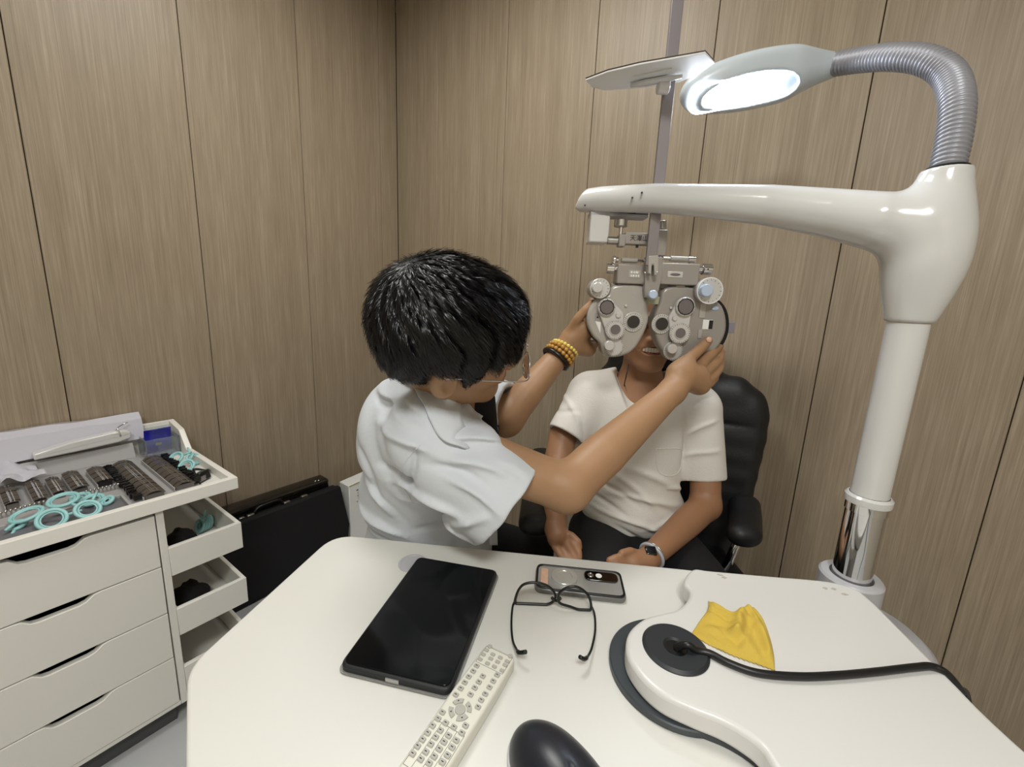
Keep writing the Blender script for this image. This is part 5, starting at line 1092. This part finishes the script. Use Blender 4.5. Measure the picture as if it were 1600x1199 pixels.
# ---- examiner
ex = thing('person', 'black-haired person in a white short-sleeved coat leaning over to adjust the phoropter', 'person', (-.18, .95, 0))
EH = np.array((-0.1064, 0.715, 1.1691)); EB = hframe((.955, .22, -.10), (-.12, -.62, .78)); ES = 1.07
F = Field((-.42, .52, .70), (.60, 1.24, 1.40), .0034)
head(F, EH, EB, False, ES)
F.cap(tuple(EH + np.array((-.02, 0, -.06)) @ EB), (-.135, .84, 1.02), .052, .060, k=.03); F.cap((-.135, .845, 1.02), (-.17, .89, .93), .06, .09, k=.03)
RS, REl, RWr = (-.150, .715, .990), (0.1082, 0.715, 0.9048), (0.3415, 0.87, 1.0631)
LS, LEl, LWr = (-.08, .99, .995), (-0.0116, 0.95, 0.9635), (0.1234, 1.03, 1.1225)
F.chain([RS, tuple(np.array(RS) * .5 + np.array(REl) * .5), REl], [.050, .047, .042], .02)
mid = tuple(np.array(REl) * .68 + np.array(RWr) * .32); F.chain([REl, mid, RWr], [.042, .0425, .027], .02)
F.chain([LS, LEl], [.045, .040], .02); mid = tuple(np.array(LEl) * .65 + np.array(LWr) * .35); F.chain([LEl, mid, LWr], [.040, .0385, .026], .02)
F.ell((-.19, .91, .88), (.09, .11, .13), k=.04)
# right hand: thumb on the disc face, fingers wrapping its rim
F.chain([RWr, (0.3708, 0.9, 1.0865), (0.4135, 0.935, 1.0876)], [.027, .030, .031], .012); F.cap((0.3759, 0.905, 1.0958), (0.4237, 0.93, 1.0712), .028, .026, k=.012)
F.cap((0.3574, 0.895, 1.101), (0.3827, 0.915, 1.1187), .022, .018, k=.014)
finger(F, [(0.3643, 0.9, 1.1061), (0.394, 0.925, 1.1293), (0.4204, 0.945, 1.1467), (0.4439, 0.958, 1.1667)], .0145, .006)
finger(F, [(0.4228, 0.945, 1.1056), (0.4483, 0.965, 1.1245), (0.4734, 0.985, 1.1396), (0.4974, 1.01, 1.1516), (0.5053, 1.035, 1.1588)], .0135, .005)
finger(F, [(0.4364, 0.945, 1.0913), (0.4655, 0.968, 1.1067), (0.4905, 0.99, 1.1213), (0.5092, 1.02, 1.1353), (0.5094, 1.045, 1.1403)], .013, .005)
finger(F, [(0.4417, 0.945, 1.0735), (0.4701, 0.965, 1.0846), (0.4925, 0.985, 1.1005), (0.5057, 1.01, 1.1144), (0.5068, 1.04, 1.1182)], .0125, .005)
finger(F, [(0.4354, 0.94, 1.0592), (0.459, 0.955, 1.0662), (0.4803, 0.975, 1.077), (0.4938, 1.0, 1.0871)], .0105, .005)
# left hand behind the other disc
F.chain([LWr, (0.142, 1.03, 1.1518), (0.1639, 1.03, 1.1763)], [.026, .029, .029], .012); F.cap((0.1549, 1.035, 1.136), (0.1868, 1.05, 1.1277), .026, .022, k=.012)
finger(F, [(0.1391, 1.02, 1.1759), (0.1504, 1.005, 1.2032), (0.1663, 1.0, 1.2251), (0.1802, 1.0, 1.2405)], .0125, .006)
finger(F, [(0.1581, 1.03, 1.1916), (0.1704, 1.03, 1.2154), (0.1836, 1.035, 1.2373), (0.1942, 1.04, 1.2531)], .0125, .006)
finger(F, [(0.1707, 1.035, 1.181), (0.1899, 1.045, 1.2), (0.2068, 1.05, 1.2194), (0.2229, 1.05, 1.2357)], .012, .006)
finger(F, [(0.1778, 1.04, 1.1604), (0.1989, 1.048, 1.1734), (0.2205, 1.05, 1.1884), (0.2388, 1.05, 1.1987)], .012, .006)
finger(F, [(0.1823, 1.045, 1.1329), (0.202, 1.05, 1.1396), (0.2209, 1.052, 1.1499), (0.2364, 1.052, 1.157)], .0105, .006)
field_obj('body', F, M_skin1, ex, 1)
eyes(ex, EH, EB, ES)
nt_ = (0.4397, 0.9435, 1.1708); part('thumbnail', G().ball(nt_, (.007, .003, .006), 14, 8, Matrix.Rotation(.7, 3, 'Y')), M_nail, ex, smooth=180)
# hair
F = Field(tuple(EH - .19), tuple(EH + .19), .0034, O=EH, B=EB); h_ = lambda *q: tuple(v * ES for v in q)
F.ell(h_(-.014, 0, .044), h_(.108, .094, .092), k=.01); F.ell(h_(-.038, 0, .028), h_(.084, .088, .078), k=.03)
for y in (-1, 1): F.ell(h_(.03, y * .052, .034), h_(.058, .036, .042), k=.03)
F.ell(h_(.052, 0, .062), h_(.052, .066, .046), k=.03); F.ell(h_(-.072, 0, -.022), h_(.036, .054, .042), k=.03)
F.frame(EH, EB); F.ell(h_(.118, 0, -.050), h_(.078, .10, .074), k=.008, mode='sub')
for y in (-1, 1): F.ell(h_(-.006, y * .095, -.030), h_(.042, .05, .052), k=.008, mode='sub'); F.ell(h_(.080, y * .080, -.014), h_(.055, .055, .046), k=.008, mode='sub')
for y in (-1, 1): F.cap(h_(.026, y * .072, .006), h_(.022, y * .075, -.020), .007, .003, k=.008)
# clumped locks
wh = EH + np.array((-.075, .012, .105)) @ EB * ES
sl_, X, Y, Z = F.win(EH - .19, EH + .19, 0)
dx, dy, dz = X - wh[0], Y - wh[1], Z - wh[2]; cL = dx * EB[1][0] + dy * EB[1][1] + dz * EB[1][2]; cF = dx * EB[0][0] + dy * EB[0][1] + dz * EB[0][2]; cU = dx * EB[2][0] + dy * EB[2][1] + dz * EB[2][2]
an = np.arctan2(cL, cF + .02); rr2 = np.sqrt(cL ** 2 + cF ** 2 + cU ** 2)
F.f[sl_] += (.0020 * np.sin(an * 23 + 6 * np.sin(rr2 * 30)) * np.clip(rr2 / .06, 0, 1) + .0012 * np.sin(an * 51 + 3 * np.cos(rr2 * 60)) * np.clip(rr2 / .06, 0, 1)).astype(np.float32)
field_obj('hair_base', F, M_hairb, ex, 1)
V, Qh = F.mesh(1); V = V[(F.grad(V) @ EB[2] > -.75)]
ff = EB[0]; uu = EB[2]
def hairdir(P):
    d = P - wh; n_ = np.linalg.norm(d, axis=1, keepdims=True) + 1e-6; d = d / n_
    return d * .55 + ff[None] * .50 * (n_ > .02) * np.clip((d @ ff)[:, None] + .6, 0, 1) - np.array((0, 0, .55))[None] - uu[None] * .25
strands(F, V, None, None, wh, 24000, .034, .00045, 'hair', ex, stick=.007, dirf=hairdir, jitter=.22)
# coat
F = Field((-.48, .48, .42), (.14, 1.22, 1.16), .0038)
F.ell((-.20, .985, .60), (.165, .165, .13), k=.05); F.ell((-.205, .955, .78), (.150, .160, .15), k=.06); F.ell((-.190, .885, .93), (.135, .165, .14), k=.06)
F.cap((-.150, .75, 1.0), (-.10, 1.0, 1.0), .066, .062, k=.05); F.cap((-.20, .84, .98), (-.15, .85, 1.045), .10, .075, k=.05)
cR = np.array((-0.0002, 0.7, 0.8783)); sR = np.array((-.150, .72, .985)); dR2 = nz3(cR - sR)
F.cap(tuple(sR), tuple(cR + dR2 * .02), .072, .092, k=.035)
cL_ = np.array((-0.0052, 0.955, 0.9906)); sL = np.array((-.08, .99, .99)); dL2 = nz3(cL_ - sL); F.cap(tuple(sL), tuple(cL_ + dL2 * .02), .066, .062, k=.03)
FOLD = [((-0.2237, 0.72, 0.8976), (-0.0678, 0.66, 0.8791), 0.009, 0.012), ((-0.2064, 0.72, 0.8533), (-0.0515, 0.68, 0.8126), 0.008, 0.01), ((-0.1059, 0.62, 0.9816), (0.0067, 0.62, 0.9542), 0.008, 0.01), ((-0.1096, 0.64, 1.0117), (0.0048, 0.66, 0.9929), 0.007, 0.009), ((-0.2476, 0.76, 0.9312), (-0.1561, 0.66, 0.9108), 0.009, -0.01), ((-0.3465, 0.88, 0.7631), (-0.2131, 0.84, 0.7363), 0.008, 0.012), ((-0.3556, 0.9, 0.7161), (-0.2038, 0.86, 0.693), 0.007, -0.01), ((-0.2517, 0.8, 1.0425), (-0.1314, 0.7, 1.0309), 0.007, -0.009), ((-0.2399, 0.78, 1.0093), (-0.1164, 0.68, 0.9859), 0.009, 0.01), ((-0.2966, 0.82, 0.9544), (-0.2609, 0.8, 0.8377), 0.01, -0.009), ((-0.1414, 0.62, 0.9693), (-0.0228, 0.61, 0.9358), 0.007, -0.009), ((-0.1895, 0.8, 0.7609), (-0.0655, 0.78, 0.7421), 0.008, -0.01), ((-0.1037, 0.68, 0.8417), (-0.0227, 0.63, 0.8975), 0.008, 0.007), ((-0.1557, 0.66, 1.0027), (-0.1758, 0.66, 0.9099), 0.006, -0.009), ((-0.277, 0.84, 1.0592), (-0.1861, 0.74, 1.0352), 0.008, 0.009), ((-0.3054, 0.85, 0.8638), (-0.2284, 0.82, 0.785), 0.009, 0.01), ((-0.0364, 0.64, 0.9821), (0.0391, 0.66, 0.9488), 0.006, 0.006), ((-0.0986, 0.64, 0.9515), (-0.0022, 0.66, 0.8941), 0.006, 0.008)]
for a_, b_, w_, A_ in FOLD: F.foldxz(a_, b_, w_, A_ * (1.4 if A_ > 0 else 1.1), 1.0, .08)
F.cut(tuple(cR), tuple(dR2), .13, .003); F.cap(tuple(cR - dR2 * .035), tuple(cR + dR2 * .05), .045, .108, k=.004, mode='sub')
F.cut(tuple(cL_), tuple(dL2), .09, .003); F.cap(tuple(cL_ - dL2 * .03), tuple(cL_ + dL2 * .03), .040, .060, k=.004, mode='sub')
F.cap((-.125, .82, 1.10), (-.145, .85, 1.0), .066, .060, k=.012, mode='sub')
op = [(-0.0597, 0.8, 1.0612), (-0.0542, 0.83, 1.0102), (-0.0457, 0.84, 0.9701)]; F.chain(op, [.030, .022, .008], .006, 'sub')
F.cut((-.2, .97, .50), (0, 0, -1), .4, .004)
sl_, X, Y, Z = F.win(np.array((-.48, .48, .42)), np.array((.14, 1.22, 1.16)), 0)
F.f[sl_] += (.0022 * np.sin(X * 38 + 14 * Z + 3 * np.sin(Y * 21)) * np.sin(Z * 46 - Y * 26 + 2 * np.sin(X * 30))).astype(np.float32)
field_obj('coat', F, M_coat, ex, 1); F_coat = F
F = Field((-.30, .70, .72), (.06, 1.06, 1.16), .005)
F.cap((-.13, .84, 1.035), (-.15, .87, .95), .062, .085, k=.03); F.cap((-0.063, 0.85, 1.0321), (-0.0513, 0.88, 0.9305), .030, .028, k=.02); F.cap((-.128, .82, 1.12), (-.135, .835, 1.03), .058, .052, k=.004, mode='sub')
field_obj('shirt', F, M_black, ex, 1)
# collar and lapels
def ribbon(name, A_, B_, m, par, th=.004, keep=.06):
    A_ = spline(A_, 8); B_ = spline(B_, 8); n = len(A_); g = G(); nv = 8; P = np.zeros((n, nv + 1, 3))
    for i in range(n):
        for j in range(nv + 1):
            q = A_[i].lerp(B_[i], j / nv); P[i, j] = q; q2 = drop(F_coat, (q.x, q.y - .03, q.z), .0035)
            if q2 is not None and abs(q2[1] - q.y) < keep: P[i, j, 1] = q2[1]
    Y_ = P[:, :, 1]
    for _ in range(5):
        Z_ = Y_.copy(); Z_[1:-1] = (Y_[:-2] + 2 * Y_[1:-1] + Y_[2:]) / 4; Y_ = np.minimum(Z_, Y_ + .002); Z_ = Y_.copy(); Z_[:, 1:-1] = (Y_[:, :-2] + 2 * Y_[:, 1:-1] + Y_[:, 2:]) / 4; Y_ = Z_
    for i in range(n):
        for j in range(nv + 1): g.v.append(Vector((P[i, j, 0], Y_[i, j] - .0025, P[i, j, 2])))
    for i in range(n - 1):
        for j in range(nv): a = i * (nv + 1) + j; g.f.append((a, a + 1, a + nv + 2, a + nv + 1))
    o = part(name, g, m, par, smooth=180); s_ = o.modifiers.new('thick', 'SOLIDIFY'); s_.thickness = th; return o
ribbon('collar', [(-0.2106, 0.8, 1.1032), (-0.1591, 0.735, 1.0924), (-0.1215, 0.705, 1.0794), (-0.0974, 0.71, 1.0563), (-0.0811, 0.73, 1.0243), (-0.0623, 0.75, 0.9931), (-0.0404, 0.78, 0.9659)], [(-0.2394, 0.83, 1.084), (-0.1908, 0.76, 1.0753), (-0.1537, 0.7, 1.0632), (-0.1331, 0.68, 1.0366), (-0.1127, 0.67, 1.0124), (-0.069, 0.7, 0.9925), (-0.0419, 0.77, 0.9536)], M_coat, ex)
ribbon('lapel', [(-0.0415, 0.8, 0.9588), (-0.0339, 0.86, 0.8642), (-0.0264, 0.9, 0.7509), (-0.021, 0.92, 0.6553)], [(-0.0514, 0.78, 0.9521), (-0.0464, 0.84, 0.8576), (-0.0402, 0.88, 0.7531), (-0.0373, 0.9, 0.6673)], M_coat, ex)
ribbon('lapel', [(-0.053, 0.9, 1.0394), (-0.0325, 0.92, 0.994), (-0.0245, 0.92, 0.9332), (-0.0196, 0.92, 0.8787)], [(-0.0666, 0.86, 1.0337), (-0.0522, 0.87, 0.9849), (-0.0371, 0.88, 0.9311), (-0.028, 0.9, 0.8861)], M_coat, ex, keep=.03)
part('shoulder_seam', G().tube([drop(F_coat, q, .0002) or tuple(q) for q in spline([(-0.145, 0.68, 1.0031), (-0.166, 0.68, 0.9778), (-0.1879, 0.69, 0.9373), (-0.198, 0.7, 0.8956), (-0.1799, 0.71, 0.8469)], 6)], .0010, 6), M_coat, ex, smooth=180)
F = Field((-.44, .76, .0), (.20, 1.24, .70), .007)
F.ell((-.20, .99, .58), (.150, .15, .10), k=.04)
for y0, y1 in ((.91, .86), (1.07, 1.10)): F.chain([(-.2, y0, .56), (-.05, (y0 + y1) / 2, .55), (.085, y1, .52)], [.08, .07, .055], .03); F.chain([(.085, y1, .52), (.05, y1, .28), (.03, y1, .10)], [.052, .045, .038], .02)
field_obj('trousers', F, M_black, ex, 2)
for y1 in (.86, 1.10):
    F = Field((-.05, y1 - .07, .001), (.21, y1 + .07, .13), .005); F.chain([(.02, y1, .045), (.09, y1, .04), (.15, y1, .032)], [.04, .038, .03], .02); F.cut((.05, y1, .004), (0, 0, -1), .2, .002); field_obj('shoe', F, M_dgrey, ex, 1)
sc = thing('stool', 'round black stool under the person in the white coat', 'stool', (-.22, .985, 0))
part('seat', G().lathe([(.0001, .43), (.17, .43), (.18, .445), (.18, .47), (.16, .485), (.0001, .485)], (-.22, .985, 0), (0, 0, 1), 40), M_leather, sc)
part('post', G().cyl((-.22, .985, .05), (-.22, .985, .4295), .025), M_chrome, sc); part('foot_plate', G().lathe([(.0001, 0), (.20, 0), (.20, .012), (.05, .04), (.0001, .05)], (-.22, .985, 0), (0, 0, 1), 40), M_dgrey, sc)
# glasses on the examiner
eg = thing('wire_glasses', 'thin wire-rimmed glasses worn by the person in the white coat', 'glasses', tuple(EH))
hp_ = lambda *q: Vector(tuple(EH + np.array(q) * ES @ EB))
for y in (-1, 1):
    ring = [hp_(.122, y * .034 + .024 * math.cos(a), -.004 + .018 * math.sin(a)) for a in [i * PI / 16 for i in range(32)]]
    part('rim', G().tube(ring, .0011, 8, True), M_steel, eg, smooth=180); g = G(); g.v = ring + [hp_(.122, y * .034, -.004)]; g.f = [(i, (i + 1) % 32, 32) for i in range(32)]; part('lens', g, M_glass, eg)
    part('temple', G().tube(spline([hp_(.122, y * .058, .004), hp_(.112, y * .078, .004), hp_(.05, y * .083, .002), hp_(-.005, y * .089, .004), hp_(-.025, y * .084, -.02)], 6), .0011, 8), M_steel, eg, smooth=180)
part('bridge', G().tube([hp_(.122, -.011, .004), hp_(.125, 0, .008), hp_(.122, .011, .004)], .0012, 8), M_steel, eg, smooth=180)
# bracelets on the left wrist
wv = nz3(np.array(LWr) - np.array(LEl)); c0 = np.array(LWr) - wv * .012
def beads(name, c, R_, r_, m, n, lab, tilt=0):
    ax = nz3(wv + np.array((0, 0, tilt))); B = np.array(rotmat(ax)).T; t = thing(name, lab, 'bracelet', tuple(c), 0, 'bracelets on the left wrist'); b0 = None
    for i in range(n):
        a = 2 * PI * i / n; q = R_ * (math.cos(a) * B[0] + math.sin(a) * B[1])
        if b0 is None: b0 = part('bead', G().ball((0, 0, 0), r_, 12, 8), m, t, smooth=180, local=True); o = b0
        else: o = b0.copy(); C.objects.link(o)
        o.parent = t; o.location = tuple(q)
beads('bead_bracelet', c0 + wv * .020, .0325, .0048, M_bead2, 22, 'pale yellow bead bracelet nearest the hand', .25)
beads('bead_bracelet', c0 + wv * .006, .0345, .0056, M_bead, 20, 'brown wooden bead bracelet in the middle of the wrist')
beads('bead_bracelet', c0 - wv * .006, .0355, .0054, M_bead, 20, 'brown wooden bead bracelet next to the black band')
solo('black_wristband', G().torus(tuple(c0 - wv * .017), tuple(wv), .0355, .0050, 40, 10), M_beadb, 'black wristband below the bead bracelets', 'bracelet', smooth=180)
# pen and cord
pc = Vector((-0.0288, 0.9, 0.9518)); pn = thing('clip_pen', 'small black and silver pen clipped to the coat opening', 'pen', tuple(pc))
part('barrel', G().cyl(pc + Vector((0, -.004, -.04)), pc + Vector((.001, -.004, .012)), .0042, n=14, bev=.001), M_blk, pn); part('clip', G().box(pc + Vector((.001, -.010, -.004)), (.003, .002, .026)), M_chrome, pn, bevel=.0005)
solo('neck_cord', G().tube(cordp, .0016, 8), M_blk, 'thin black cord around the neck of the seated patient', 'necklace', smooth=180)
